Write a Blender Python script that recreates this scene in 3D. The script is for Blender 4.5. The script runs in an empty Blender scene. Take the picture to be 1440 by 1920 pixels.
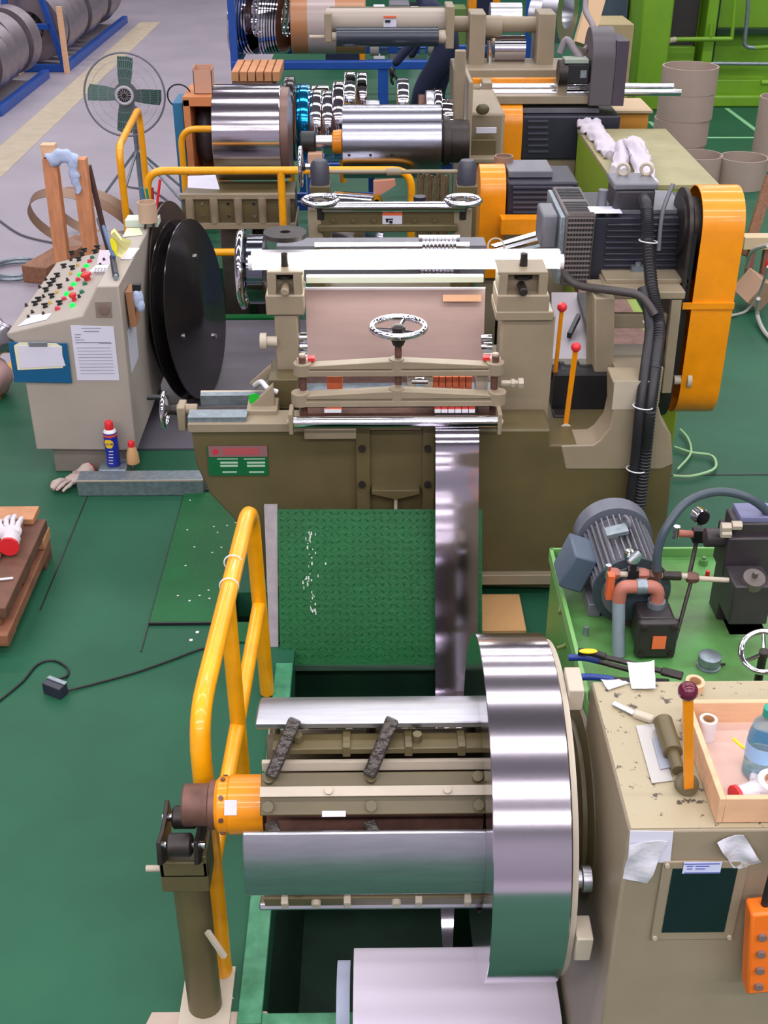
import bpy, bmesh, math, random
from mathutils import Vector, Matrix
random.seed(4)
SC = bpy.context.scene
COL = SC.collection
R = math.radians
# ---------------------------------------------------------------- camera
F = 2200.0; PITCH = R(30.5); YAW = R(0.7); H = 2.75
cam = bpy.data.cameras.new('camera'); co = bpy.data.objects.new('camera', cam); COL.objects.link(co)
co.location = (0, 0, H); co.rotation_euler = (R(90) - PITCH, 0, -YAW)
cam.sensor_fit = 'VERTICAL'; cam.sensor_height = 36; cam.lens = F * 36 / 1920; cam.clip_end = 200
SC.camera = co
# ---------------------------------------------------------------- world, lamps, exposure
SC.view_settings.view_transform = 'Standard'; SC.view_settings.look = 'None'
SC.view_settings.gamma = 1; SC.view_settings.use_curve_mapping = False
SC.view_settings.exposure = -0.33
w = bpy.data.worlds.new('hall_daylight'); SC.world = w; w.use_nodes = True
w.node_tree.nodes['Background'].inputs[0].default_value = (0.80, 0.76, 0.86, 1)
w.node_tree.nodes['Background'].inputs[1].default_value = 0.30
def area(name, loc, sx, sy, power, col=(1, 0.97, 1), rot=(0, 0, 0)):
    l = bpy.data.lights.new(name, 'AREA'); l.shape = 'RECTANGLE'; l.size = sx; l.size_y = sy
    l.energy = power; l.color = col
    o = bpy.data.objects.new(name, l); COL.objects.link(o); o.location = loc; o.rotation_euler = rot
    return o
for i, (y, e) in enumerate([(-6.0, 330), (-2.4, 300), (1.0, 180), (4.4, 165), (8.0, 180), (12.0, 200), (16.5, 240), (22, 260)]):
    for k, x in enumerate((-5.2, 1.2, 7.6)):
        area('ceiling_light', (x, y, 6.3), 5.6, 0.5, e)

# ---------------------------------------------------------------- pixel -> place
def ray(px, py):
    u = (px - 720) / F; v = (960 - py) / F
    d = Vector((u, math.cos(PITCH) + v * math.sin(PITCH), -math.sin(PITCH) + v * math.cos(PITCH)))
    c, s = math.cos(YAW), math.sin(YAW)
    return Vector((d.x * c + d.y * s, -d.x * s + d.y * c, d.z))
def at(px, py, Y=None, Z=None, X=None, pl=None):
    d = ray(px, py); o = Vector((0, 0, H))
    if pl: t = (pl[0] - o).dot(pl[1]) / d.dot(pl[1])
    elif Y is not None: t = Y / d.y
    elif Z is not None: t = (Z - H) / d.z
    else: t = X / d.x
    return o + d * t
# ---------------------------------------------------------------- materials
def lin(c):
    return tuple((x / 255 / 12.92) if x / 255 <= .04045 else ((x / 255 + .055) / 1.055) ** 2.4 for x in c) + (1,)
MC = {}
def mat(name, col, rough=.5, metal=0, var=.0, vs=6, col2=None, bump=0, bs=60, coat=0, emit=0, trans=0, alpha=1, spec=.5, thr=None, stretch=None):
    if name in MC: return MC[name]
    m = bpy.data.materials.new(name); m.use_nodes = True; nt = m.node_tree; N = nt.nodes; L = nt.links
    b = N['Principled BSDF']; c = lin(col)
    b.inputs['Base Color'].default_value = c; b.inputs['Roughness'].default_value = rough
    b.inputs['Metallic'].default_value = metal; b.inputs['Coat Weight'].default_value = coat
    b.inputs['Specular IOR Level'].default_value = spec
    if trans: b.inputs['Transmission Weight'].default_value = trans; b.inputs['IOR'].default_value = 1.3
    if alpha < 1: b.inputs['Alpha'].default_value = alpha
    if emit: b.inputs['Emission Color'].default_value = c; b.inputs['Emission Strength'].default_value = emit
    if var or bump or col2:
        tc = N.new('ShaderNodeTexCoord'); mp = N.new('ShaderNodeMapping'); L.new(tc.outputs['Object'], mp.inputs[0])
        if stretch: mp.inputs['Scale'].default_value = stretch
        if var or col2:
            n = N.new('ShaderNodeTexNoise'); n.inputs['Scale'].default_value = vs; n.inputs['Detail'].default_value = 6; n.inputs['Roughness'].default_value = .6
            L.new(mp.outputs[0], n.inputs[0])
            r = N.new('ShaderNodeValToRGB')
            lo, hi = thr or (.32, .68)
            r.color_ramp.elements[0].position = lo; r.color_ramp.elements[1].position = hi
            c2 = lin(col2) if col2 else tuple(x * (1 - var) for x in c[:3]) + (1,)
            c3 = c if col2 else tuple(min(1, x * (1 + var * .5)) for x in c[:3]) + (1,)
            r.color_ramp.elements[0].color = c2; r.color_ramp.elements[1].color = c3
            L.new(n.outputs[0], r.inputs[0]); L.new(r.outputs[0], b.inputs['Base Color'])
        if bump:
            n2 = N.new('ShaderNodeTexNoise'); n2.inputs['Scale'].default_value = bs; n2.inputs['Detail'].default_value = 3
            L.new(mp.outputs[0], n2.inputs[0])
            bp = N.new('ShaderNodeBump'); bp.inputs['Strength'].default_value = bump; bp.inputs['Distance'].default_value = .01
            L.new(n2.outputs[0], bp.inputs['Height']); L.new(bp.outputs[0], b.inputs['Normal'])
    MC[name] = m; return m
GREEN = mat('green_floor_paint', (36, 88, 64), .5, spec=.22, var=.16, vs=1.7, bump=.05, bs=30)
GREEN2 = mat('green_plate_paint', (12, 90, 44), .45, spec=.3, var=.15, vs=5, bump=.25, bs=70)
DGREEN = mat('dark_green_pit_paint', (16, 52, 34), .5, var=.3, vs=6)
CONC = mat('grey_concrete', (149, 141, 152), .5, var=.12, vs=1.1, bump=.03, bs=20)
DGREY = mat('dark_grey_floor_sheet', (98, 94, 104), .5, var=.15, vs=4)
BEIGE = mat('beige_machine_enamel', (148, 134, 112), .42, var=.1, vs=5)
OLIVE = mat('olive_and_shaded_beige_enamel', (96, 85, 56), .4, var=.12, vs=6)  # olive paint, and the beige enamel darkened for the machine's shaded front
BOX = mat('light_grey_beige_enamel', (170, 160, 150), .45, var=.05, vs=4)
PALE = mat('pale_beige_paint', (186, 174, 156), .5, var=.08)
YEL = mat('safety_yellow_paint', (240, 146, 0), .35, var=.12, vs=9, coat=.3)
YELR = mat('rail_yellow_paint', (250, 168, 4), .35, var=.14, vs=9, coat=.3)
CHROME = mat('chrome', (225, 225, 232), .08, 1)
STEEL = mat('bright_strip_steel', (196, 190, 200), .08, 1)
MIRROR = mat('polished_coil_steel', (212, 204, 214), .14, 1)
ZINC = mat('brushed_shell_steel', (190, 190, 198), .33, 1, var=.12, vs=30, stretch=(.3, 3, 3))
GALV = mat('galvanised_steel', (140, 152, 160), .4, .6, var=.25, vs=40)
IRON = mat('dark_iron', (62, 56, 54), .45, .6, var=.3, vs=20)
RUST = mat('rusty_brown_steel', (112, 78, 68), .55, .3, var=.4, vs=18)
BLACK = mat('black_rubber', (24, 24, 28), .45)
GLOSSB = mat('glossy_black_steel', (48, 44, 46), .16, .4, var=.15, vs=8)
NAVY = mat('dark_motor_enamel', (42, 42, 56), .42, var=.2, vs=10)
GREYM = mat('grey_motor_enamel', (112, 112, 120), .45, var=.15, vs=9)
BLUE = mat('blue_rack_paint', (26, 74, 158), .4, var=.1)
WOOD = mat('reddish_timber', (178, 118, 84), .65, var=.3, vs=9, stretch=(1, 6, 6))
WOODL = mat('pale_pine', (222, 176, 138), .6, var=.12, vs=7, stretch=(1, 6, 6))
WOODD = mat('brown_timber', (140, 96, 70), .65, var=.3, vs=9, stretch=(6, 1, 6))
CARD = mat('cardboard', (188, 142, 104), .7, var=.08)
PAPER = mat('white_paper', (214, 212, 228), .6)
INK = mat('grey_print', (120, 120, 140), .7)
WHITE = mat('white_plastic', (228, 226, 232), .35)
RED = mat('red_plastic', (214, 40, 48), .35)
LIME = mat('lime_green_enamel', (112, 160, 34), .4, var=.12, vs=2)
LIMED = mat('olive_green_table_paint', (158, 150, 112), .5, var=.15, vs=4)
TRAYG = mat('green_tank_enamel', (92, 158, 84), .3, col2=(84, 116, 66), vs=5)
TAN = mat('tan_paper_tube', (168, 149, 138), .65, var=.05)
FELT = mat('orange_felt', (206, 104, 66), .8, var=.25, vs=40)
GLOVE = mat('white_cotton', (206, 198, 204), .85, bump=.4, bs=120)
FLANNEL = mat('light_blue_cotton', (176, 190, 220), .85, bump=.4, bs=120)
NAVYCLOTH = mat('navy_trousers', (28, 36, 66), .85, var=.2)
FILM = mat('clear_plastic_film', (215, 215, 222), .2, alpha=.45)
ORANGE = mat('orange_plastic', (240, 116, 28), .4)
TEAL = mat('teal_plastic', (14, 104, 140), .4)
LIT = mat('lit_lamp_tube', (255, 255, 250), .4, emit=14)
GBTN = mat('lit_green_button', (20, 235, 90), .3, emit=.5)
# ---------------------------------------------------------------- mesh builder
class MB:
    def __init__(s): s.bm = bmesh.new()
    def _hull(s, bot, top):
        b = [s.bm.verts.new(v) for v in bot]; t = [s.bm.verts.new(v) for v in top]; n = len(b)
        try: s.bm.faces.new(b[::-1]); s.bm.faces.new(t)
        except ValueError: pass
        for i in range(n):
            s.bm.faces.new((b[i], b[(i + 1) % n], t[(i + 1) % n], t[i]))
        return s
    def box(s, x0, x1, y0, y1, z0, z1):
        return s._hull([(x0, y0, z0), (x1, y0, z0), (x1, y1, z0), (x0, y1, z0)], [(x0, y0, z1), (x1, y0, z1), (x1, y1, z1), (x0, y1, z1)])
    def fb(s, p0, q0, p1, q1, Y, dep):
        qm = (q0 + q1) / 2
        x0 = at(p0, qm, Y=Y).x; x1 = at(p1, qm, Y=Y).x; z1 = at(p0, q0, Y=Y).z; z0 = at(p0, q1, Y=Y).z
        return s.box(x0, x1, Y, Y + dep, z0, z1)
    def ob(s, c, sz, M=None):
        M = M or Matrix.Identity(3); c = Vector(c); a, b, d = [x / 2 for x in sz]
        f = lambda p: c + M @ Vector(p)
        return s._hull([f((-a, -b, -d)), f((a, -b, -d)), f((a, b, -d)), f((-a, b, -d))], [f((-a, -b, d)), f((a, -b, d)), f((a, b, d)), f((-a, b, d))])
    def beam(s, p, q, wd, ht, up=(0, 0, 1)):
        p = Vector(p); q = Vector(q); d = (q - p); L = d.length; d.normalize()
        u = Vector(up); a = d.cross(u)
        if a.length < 1e-4: a = d.cross(Vector((0, 1, 0)))
        a.normalize(); b = a.cross(d)
        return s.ob((p + q) / 2, (wd, L, ht), Matrix((a, d, b)).transposed())
    def quad(s, pts, th=(0, 0, .004)):
        t = Vector(th); return s._hull([Vector(p) for p in pts], [Vector(p) + t for p in pts])
    def prism(s, pts, ax, a, b):
        if ax == 'y': f = lambda p, k: (p[0], k, p[1])
        elif ax == 'x': f = lambda p, k: (k, p[0], p[1])
        else: f = lambda p, k: (p[0], p[1], k)
        return s._hull([f(p, a) for p in pts], [f(p, b) for p in pts])
    def lathe(s, o, d, prof, seg=28, cap=True):
        o = Vector(o); d = Vector(d).normalized(); a = d.orthogonal().normalized(); b = d.cross(a)
        rings = []
        for t, r in prof:
            rings.append([s.bm.verts.new(o + d * t + (a * math.cos(k) + b * math.sin(k)) * r) for k in [2 * math.pi * i / seg for i in range(seg)]])
        for A, B in zip(rings, rings[1:]):
            for i in range(seg): s.bm.faces.new((A[i], A[(i + 1) % seg], B[(i + 1) % seg], B[i]))
        if cap:
            s.bm.faces.new(rings[0][::-1]); s.bm.faces.new(rings[-1])
        return s
    def cyl(s, p, q, r, r2=None, seg=24):
        p = Vector(p); q = Vector(q)
        return s.lathe(p, q - p, [(0, r), ((q - p).length, r if r2 is None else r2)], seg)
    def pipe(s, p, q, ro, ri, seg=40):
        p = Vector(p); q = Vector(q); L = (q - p).length
        return s.lathe(p, q - p, [(0, ri), (0, ro), (L, ro), (L, ri), (0, ri)], seg, False)
    def ball(s, c, r, sc=(1, 1, 1), M=None):
        mm = Matrix.Translation(c) @ (M.to_4x4() if M else Matrix.Identity(4)) @ Matrix.Diagonal((r * sc[0], r * sc[1], r * sc[2], 1))
        bmesh.ops.create_uvsphere(s.bm, u_segments=20, v_segments=12, radius=1, matrix=mm); return s
    def torus(s, c, ax, Rr, r, seg=40, k=10):
        c = Vector(c); d = Vector(ax).normalized(); a = d.orthogonal().normalized(); b = d.cross(a); rings = []
        for i in range(seg):
            t = 2 * math.pi * i / seg; e = a * math.cos(t) + b * math.sin(t)
            rings.append([s.bm.verts.new(c + e * (Rr + r * math.cos(2 * math.pi * j / k)) + d * r * math.sin(2 * math.pi * j / k)) for j in range(k)])
        for i in range(seg):
            A, B = rings[i], rings[(i + 1) % seg]
            for j in range(k): s.bm.faces.new((A[j], B[j], B[(j + 1) % k], A[(j + 1) % k]))
        return s
    def tube(s, pts, r, seg=12, sm=6, closed=False):
        P = [Vector(p) for p in pts]
        if sm > 1 and len(P) > 2:
            Q = []; n = len(P)
            for i in range(n - 1):
                a = P[max(i - 1, 0)]; b = P[i]; c = P[i + 1]; d = P[min(i + 2, n - 1)]
                for k in range(sm):
                    t = k / sm
                    Q.append(.5 * ((2 * b) + (c - a) * t + (2 * a - 5 * b + 4 * c - d) * t * t + (3 * b - a - 3 * c + d) * t ** 3))
            Q.append(P[-1]); P = Q
        u = None; rings = []
        for i, p in enumerate(P):
            d = (P[min(i + 1, len(P) - 1)] - P[max(i - 1, 0)]).normalized()
            u = d.orthogonal().normalized() if u is None else (u - d * u.dot(d)).normalized()
            v = d.cross(u); rr = r(i / (len(P) - 1)) if callable(r) else r
            rings.append([s.bm.verts.new(p + (u * math.cos(k) + v * math.sin(k)) * rr) for k in [2 * math.pi * j / seg for j in range(seg)]])
        for A, B in zip(rings, rings[1:]):
            for i in range(seg): s.bm.faces.new((A[i], A[(i + 1) % seg], B[(i + 1) % seg], B[i]))
        s.bm.faces.new(rings[0][::-1]); s.bm.faces.new(rings[-1]); return s
    def bent(s, pts, r, rad=.1, seg=14):
        "pipe with rounded corners"
        P = [Vector(p) for p in pts]; Q = [P[0]]
        for i in range(1, len(P) - 1):
            a = (P[i - 1] - P[i]); b = (P[i + 1] - P[i]); k = min(rad, a.length * .45, b.length * .45)
            a.normalize(); b.normalize(); A = P[i] + a * k; B = P[i] + b * k
            for j in range(7):
                t = j / 6; Q.append(A * (1 - t) ** 2 + P[i] * 2 * t * (1 - t) + B * t * t)
        Q.append(P[-1]); return s.tube(Q, r, seg, 1)
    def ribbon(s, prof, x0, x1, th=.002):
        "sheet from a (y, z) profile spanning x0..x1"
        n = len(prof); P = [Vector((0, p[0], p[1])) for p in prof]; off = []
        for i in range(n):
            d = (P[min(i + 1, n - 1)] - P[max(i - 1, 0)]).normalized(); off.append(Vector((0, -d.z, d.y)) * th)
        ring = [[s.bm.verts.new((x, q.y, q.z)) for q in (P[i], P[i] + off[i])] for i in range(n) for x in (x0, x1)]
        for i in range(n - 1):
            a, b, c, d = ring[2 * i], ring[2 * i + 1], ring[2 * i + 2], ring[2 * i + 3]
            s.bm.faces.new((a[0], b[0], d[0], c[0])); s.bm.faces.new((a[1], c[1], d[1], b[1]))
            s.bm.faces.new((a[0], c[0], c[1], a[1])); s.bm.faces.new((b[0], b[1], d[1], d[0]))
        a, b = ring[0], ring[1]; s.bm.faces.new((a[0], a[1], b[1], b[0]))
        a, b = ring[-2], ring[-1]; s.bm.faces.new((a[0], b[0], b[1], a[1])); return s
    def build(s, name, m, parent=None, bev=0, label=None, cat=None, text=None, kind=None, group=None, ang=38, sub=0, disp=0, ds=.06):
        bm = s.bm; bmesh.ops.recalc_face_normals(bm, faces=bm.faces)
        if parent is not None:
            r_ = parent
            while r_.parent: r_ = r_.parent
            off = Vector(r_.location)
        else:
            xs = [v.co for v in bm.verts]
            lo = Vector([min(v[i] for v in xs) for i in range(3)]); hi = Vector([max(v[i] for v in xs) for i in range(3)])
            off = Vector(((lo.x + hi.x) / 2, (lo.y + hi.y) / 2, lo.z))
            if kind == 'structure': off = Vector((0, 0, 0))
        bmesh.ops.translate(bm, verts=bm.verts, vec=-off)
        me = bpy.data.meshes.new(name); bm.to_mesh(me); bm.free()
        for p in me.polygons: p.use_smooth = True
        me.set_sharp_from_angle(angle=R(ang))
        me.materials.append(m)
        o = bpy.data.objects.new(name, me); COL.objects.link(o)
        if parent is not None: o.parent = parent
        else: o.location = off
        if bev:
            b = o.modifiers.new('bevel', 'BEVEL'); b.width = bev; b.segments = 2; b.limit_method = 'ANGLE'; b.angle_limit = R(40)
        if sub:
            b = o.modifiers.new('sub', 'SUBSURF'); b.levels = sub; b.render_levels = sub
        if disp:
            tx = bpy.data.textures.new(name + '_folds', 'CLOUDS'); tx.noise_scale = ds
            d_ = o.modifiers.new('folds', 'DISPLACE'); d_.texture = tx; d_.strength = disp; d_.mid_level = .5
        if label: o['label'] = label
        if cat: o['category'] = cat
        if group: o['group'] = group
        if kind: o['kind'] = kind
        return o
def thing(name, label, cat, loc, group=None):
    o = bpy.data.objects.new(name, None); COL.objects.link(o); o.location = loc; o.empty_display_size = .1
    o['label'] = label; o['category'] = cat
    if group: o['group'] = group
    return o
def kids(o): return [c for c in bpy.data.objects if c.parent == o]
def copy_tree(o, parent=None):
    c = o.copy(); COL.objects.link(c)
    if parent: c.parent = parent
    for ch in kids(o): copy_tree(ch, c)
    return c
def struct(name, mb, m, **k): return mb.build(name, m, kind='structure', **k)
def text(parent, name, body, size, M4, m, ext=.0006, align='CENTER'):
    cu = bpy.data.curves.new(name, 'FONT'); cu.body = body; cu.size = size; cu.extrude = ext; cu.align_x = align; cu.align_y = 'CENTER'
    t = bpy.data.objects.new(name, cu); COL.objects.link(t)
    bpy.context.view_layer.update()
    me = bpy.data.meshes.new_from_object(t); bpy.data.objects.remove(t)
    me.transform(M4)
    r_ = parent
    while r_.parent: r_ = r_.parent
    me.transform(Matrix.Translation(-Vector(r_.location))); me.materials.append(m)
    o = bpy.data.objects.new(name, me); COL.objects.link(o); o.parent = parent; return o
def face_y(x, y, z, tilt=0):      # text that faces the viewer side (-Y)
    return Matrix.Translation((x, y, z)) @ Matrix.Rotation(R(90) + tilt, 4, 'X')
def wheel(parent, c, ax, Rr, r, ns=3, hub=.02, m=None, dish=.02, name='handwheel', hubm=None):
    c = Vector(c); d = Vector(ax).normalized(); a = d.orthogonal().normalized(); b = d.cross(a)
    mb = MB().torus(c, ax, Rr, r, 44, 12)
    for i in range(ns):
        t = 2 * math.pi * i / ns + .5; e = a * math.cos(t) + b * math.sin(t)
        mb.tube([c - d * dish + e * hub * .6, c - d * dish * .6 + e * Rr * .5, c + e * Rr], r * .62, 8, 3)
    o = mb.build(name, m or CHROME, parent)
    MB().lathe(c - d * (dish + hub * .8), d, [(0, hub), (hub * 1.3, hub), (hub * 1.6, hub * .6)], 20).build('hub', hubm or IRON, o)
    return o
def bolts(parent, pts, ax, r, h, m=None, seg=6):
    for p in pts:
        p = Vector(p); MB().cyl(p, p + Vector(ax).normalized() * h, r, seg=seg).build('bolt', m or IRON, parent)
def glove(name, label, c, rz, m=None, cuff=None, s=1.0, crush=1.0, group=None):
    t = thing(name, label, 'glove', c, group); c = Vector(c); Q = Matrix.Rotation(rz, 3, 'Z')
    P = lambda x, y, z: c + Q @ (Vector((x, y, z)) * s)
    mb = MB().ball(P(0, 0, .02), .05 * s, (.95, 1.15, .38), Q)
    mb.tube([P(0, -.03, .02), P(.002, -.07, .022), P(-.004, -.105, .02)], .037 * s, 14, 4)
    for i, (x, L) in enumerate(((-.034, .062), (-.012, .078), (.012, .074), (.033, .058))):
        z = .018 + .004 * ((i * 7) % 3)
        mb.tube([P(x * .8, .03, z), P(x * 1.1, .055, z + .012), P(x * 1.15 + .003 * i, .055 + L * .5, z + .010), P(x * 1.1 + .01, .055 + L, z - .006)], lambda q: (.0125 - .003 * q) * s, 10, 4)
    mb.tube([P(-.035, -.01, .02), P(-.06, .012, .022), P(-.068, .045, .016)], lambda q: (.015 - .004 * q) * s, 10, 4)
    mb.build('glove_body', m or GLOVE, t, disp=.012 * s * crush, ds=.02 * crush)
    if cuff: MB().tube([P(-.004, -.104, .02), P(-.006, -.116, .02)], .040 * s, 16, 1).build('cuff', cuff, t)
    return t
# ================================================================ THE SETTING
def slab(name, xs, ys, holes, z0, z1, m):
    mb = MB()
    for i in range(len(xs) - 1):
        for j in range(len(ys) - 1):
            if (i, j) in holes: continue
            mb.box(xs[i], xs[i + 1], ys[j], ys[j + 1], z0, z1)
    return struct(name, mb, m)
# concrete everywhere outside, green paint inside; holes: uncoiler pit (2.02..3.56), recoiler pit (7.0..8.2), small opening
slab('floor', [-14, -2.05, -1.65, -1.3, 9], [-2, 6.6, 8.6, 40], {(1, 0), (2, 0), (3, 0), (2, 1), (3, 1), (3, 2)}, -.12, 0, CONC)
slab('painted_floor', [-2.05, -.56, -.43, -.30, .66, 9], [-2, 2.02, 3.66, 3.80, 4.02, 6.6], {(3, 1), (1, 3)}, -.12, 0, GREEN)
slab('painted_floor_back', [-1.65, -1.15, -.5, 9], [6.6, 7.15, 8.05, 8.6], {(1, 1)}, -.12, 0, GREEN)
slab('painted_floor_far', [-1.3, 9], [8.6, 40], set(), -.12, 0, GREEN)
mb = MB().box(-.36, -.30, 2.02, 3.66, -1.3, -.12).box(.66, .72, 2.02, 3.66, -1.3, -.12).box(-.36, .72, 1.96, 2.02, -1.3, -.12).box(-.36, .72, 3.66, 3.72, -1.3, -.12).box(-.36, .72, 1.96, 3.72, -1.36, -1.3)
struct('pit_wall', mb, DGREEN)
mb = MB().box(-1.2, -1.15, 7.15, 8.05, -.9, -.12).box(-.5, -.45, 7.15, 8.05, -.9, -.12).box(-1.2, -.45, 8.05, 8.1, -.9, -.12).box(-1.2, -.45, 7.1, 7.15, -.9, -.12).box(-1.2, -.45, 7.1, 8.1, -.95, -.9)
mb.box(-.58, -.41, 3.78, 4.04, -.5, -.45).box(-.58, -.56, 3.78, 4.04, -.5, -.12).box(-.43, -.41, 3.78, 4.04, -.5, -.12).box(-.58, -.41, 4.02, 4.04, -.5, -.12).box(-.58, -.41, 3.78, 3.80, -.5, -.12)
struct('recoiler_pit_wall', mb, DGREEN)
struct('trim_1', MB().box(-.365, -.30, 1.99, 3.53, .0005, .014).box(-.30, .66, 1.985, 2.02, .0005, .014), mat('worn_green_kerb_paint', (78, 150, 112), .35, col2=(40, 110, 74), vs=14), bev=.003)
struct('trim_2', MB().box(-1.2, -.45, 8.05, 8.13, .0005, .02).box(-1.2, -.45, 7.08, 7.15, .0005, .02), GREEN2)
# checker plates
struct('floor_plate', MB().box(-.885, -.565, 3.80, 4.86, .0005, .012).box(-.60, -.30, 3.67, 3.80, .0005, .010), GREEN2, bev=.002)
struct('floor_sheet', MB().box(-1.32, -.1, 5.3, 7.07, .0005, .010), DGREY)
struct('floor_seam', MB().box(-.891, -.886, 3.62, 4.9, .0005, .004).box(-.886, -.56, 3.79, 3.797, .0005, .013).box(-1.345, -1.339, 3.9, 5.6, .0005, .002), BLACK)
struct('floor_seam_right', MB().box(1.2, 4.0, 5.0, 5.012, .0005, .003), BLACK)
YL = mat('worn_yellow_line_paint', (196, 150, 60), .6, var=.2)
struct('floor_line_1', MB().box(-2.13, -2.045, 2, 6.6, .0005, .003), YL)
YL2 = mat('faded_tan_line_paint', (176, 162, 140), .6, var=.15)
struct('floor_line_2', MB().box(-3.62, -3.3, 9, 20, .0005, .003), YL2)
WL = mat('pale_green_line_paint', (130, 190, 140), .6)
a = at(1215 - 20, 262, Z=0); 
mb = MB()
for (p, q) in (((1362, 203), (1432, 255)), ((1320, 258), (1440, 258)), ((1422, 318), (1446, 345)), ((1218, 228), (1232, 240))):
    mb.beam(at(*p, Z=.002), at(*q, Z=.002), .05, .002)
struct('floor_line_3', mb, WL)
struct('ceiling', MB().box(-14, 14, -9, 40, 7.4, 7.5), mat('ceiling_sheet', (150, 140, 150), .8))
struct('wall_front', MB().box(-14, 14, -9.2, -9, 0, 7.4), mat('wall_sheet', (150, 146, 156), .8))
struct('wall_left', MB().box(-14.2, -14, -9, 38, 0, 7.4), mat('wall_sheet', (150, 146, 156), .8))
struct('wall_right', MB().box(14, 14.2, -9, 38, 0, 7.4), mat('wall_sheet', (150, 146, 156), .8))
struct('floor_near', MB().box(-14, 14, -9, -2, -.12, 0), CONC)
struct('wall_back', MB().box(-14, 14, 38, 38.2, 0, 7.4), mat('wall_sheet', (150, 146, 156), .8))

# ================================================================ UNCOILER (foreground)
YC, ZC, XC0, XC1 = 2.05, .74, .243, .405
def onaxis(th, r):            # th: degrees from the line of sight, positive = downwards
    p = R(44.5 - th); return (YC - r * math.cos(p), ZC + r * math.sin(p))
unc = thing('uncoiler', 'olive expanding coil mandrel with grey shell plates over the green floor pit', 'uncoiler', (0, YC, 0))
def shell(th0, th1, r0, r1, x0, x1):
    mb = MB(); n = 10; pts = []
    out = [onaxis(th0 + (th1 - th0) * i / n, r1) for i in range(n + 1)]; inn = [onaxis(th0 + (th1 - th0) * i / n, r0) for i in range(n + 1)]
    return mb.prism(out + inn[::-1], 'x', x0, x1)
XL = -.272
for th, xl in ((-67, XL + .005), (33, XL - .012), (124, XL), (-157, XL)):
    hw_ = 19 if th == 33 else 22
    shell(th - hw_, th + hw_, .232, .25, xl, .27).build('shell_plate', ZINC, unc, bev=.004, label='grey curved shell plate')
    for tt, xx in ((th + hw_, 0),):
        y0, z0 = onaxis(tt - 4 * (1 if tt > th else -1), .205); 
        d = Vector((0, *onaxis(tt, .22))) - Vector((0, *onaxis(tt, .19)))
        y, z = onaxis(tt + (5 if tt > th else -5), .205)
        rot = Matrix.Rotation(R(-(44.5 - tt)), 3, 'X')
        mb = MB().ob(((xl + .27) / 2 + .02, y, z), (.27 - xl - .04, .016, .052), Matrix.Rotation(R((44.5 - tt)) * -1, 3, 'X'))
        for xx in (-.2, -.06, .08, .2): mb.ob((xx, y, z), (.018, .03, .056), rot)
        mb.build('shell_rib', OLIVE, unc, bev=.002)
        bolts(unc, [(xx, y, z) for xx in (-.17, .1)], Vector((0, y - YC, z - ZC)), .011, .03, OLIVE)
y, z = onaxis(66, .226); mb = MB().ob(((XL + .27) / 2 + .01, y, z), (.27 - XL - .03, .02, .045), Matrix.Rotation(R(-(44.5 - 66)), 3, 'X'))
mb.build('shell_rib', OLIVE, unc, bev=.002)
y, z = onaxis(64, .236)
for xx in (-.20, -.06, .10, .21): MB().ob((xx, y, z), (.016, .022, .03), Matrix.Rotation(R(-(44.5 - 66)), 3, 'X')).build('rib_lug', PALE, unc, bev=.002)
bolts(unc, [(xx, y, z) for xx in (-.13, .05)], Vector((0, y - YC, z - ZC)), .011, .012, PALE, 12)
# core: octagonal body, with a raised front bar
MB().lathe((XL + .025, YC, ZC), (1, 0, 0), [(0, .085), (.5, .085)], 8).build('core', RUST, unc)
for base in (-1, 89, 179, 269):
    f = lambda t, r: onaxis(base - 7 + t, r)
    mb = MB()
    for (t0, t1, r0, r1) in ((-17, 17, .10, .165), ):
        mb.prism([f(t0, r0), f(t0, r1), f(t1, r1), f(t1, r0)], 'x', XL + .018, .27)
    mb.build('slide_bar', OLIVE, unc, bev=.003)
    MB().prism([f(-4.5, .16), f(-4.5, .176), f(3, .176), f(3, .16)], 'x', XL + .018, .27).build('slide_rail', PALE, unc, bev=.001)
    for xx in (-.235, -.005, .235):
        for t in (-11, 10):
            y, z = f(t, .164); bolts(unc, [(xx, y, z)], Vector((0, y - YC, z - ZC)), .0125, .012, OLIVE, 12)
    for xx in (-.10, .165):
        y, z = f(-1, .174); bolts(unc, [(xx, y, z)], Vector((0, y - YC, z - ZC)), .009, .01, PALE, 12)
mb = MB(); y, z = onaxis(-30, .17); mb.box(XL + .02, .27, y - .006, y + .006, z - .012, z + .012); mb.build('tie_bar', PALE, unc)
GREASE = mat('greasy_dark_steel', (74, 68, 64), .3, .5, bump=.8, bs=60)
for xx in (-.23, -.01):
    for (t0, t1) in ((-20, -45), (19, 27)):
        ya, za = onaxis(t0, .175 if t0 < 0 else .15); yb, zb = onaxis(t1, .262)
        MB().beam((xx, ya, za), (xx + (.055 if t0 < 0 else .02), yb if t0 < 0 else onaxis(t1, .2)[0], zb if t0 < 0 else onaxis(t1, .2)[1]), .04, .03, (1, 0, 0)).build('wedge_link', GREASE, unc, bev=.005)
for xx in (-.225, -.0):
    y0, z0 = onaxis(20, .165); y1, z1 = onaxis(33, .16)
    MB().prism([(xx, 0), (xx + .04, 0), (xx + .055, -.05), (xx + .045, -.05)], 'y', 0, .01)
lb = MB(); y, z = onaxis(10, .1665); y1, z1 = onaxis(5.5, .1665)
lb._hull([(-.115, y, z), (-.062, y, z), (-.062, y1, z1), (-.115, y1, z1)], [(-.115, y - .001, z + .001), (-.062, y - .001, z + .001), (-.062, y1 - .001, z1 + .001), (-.115, y1 - .001, z1 + .001)])
lb.build('sticker', PAPER, unc, label='small white arrow sticker')
hubx = -.372
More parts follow.
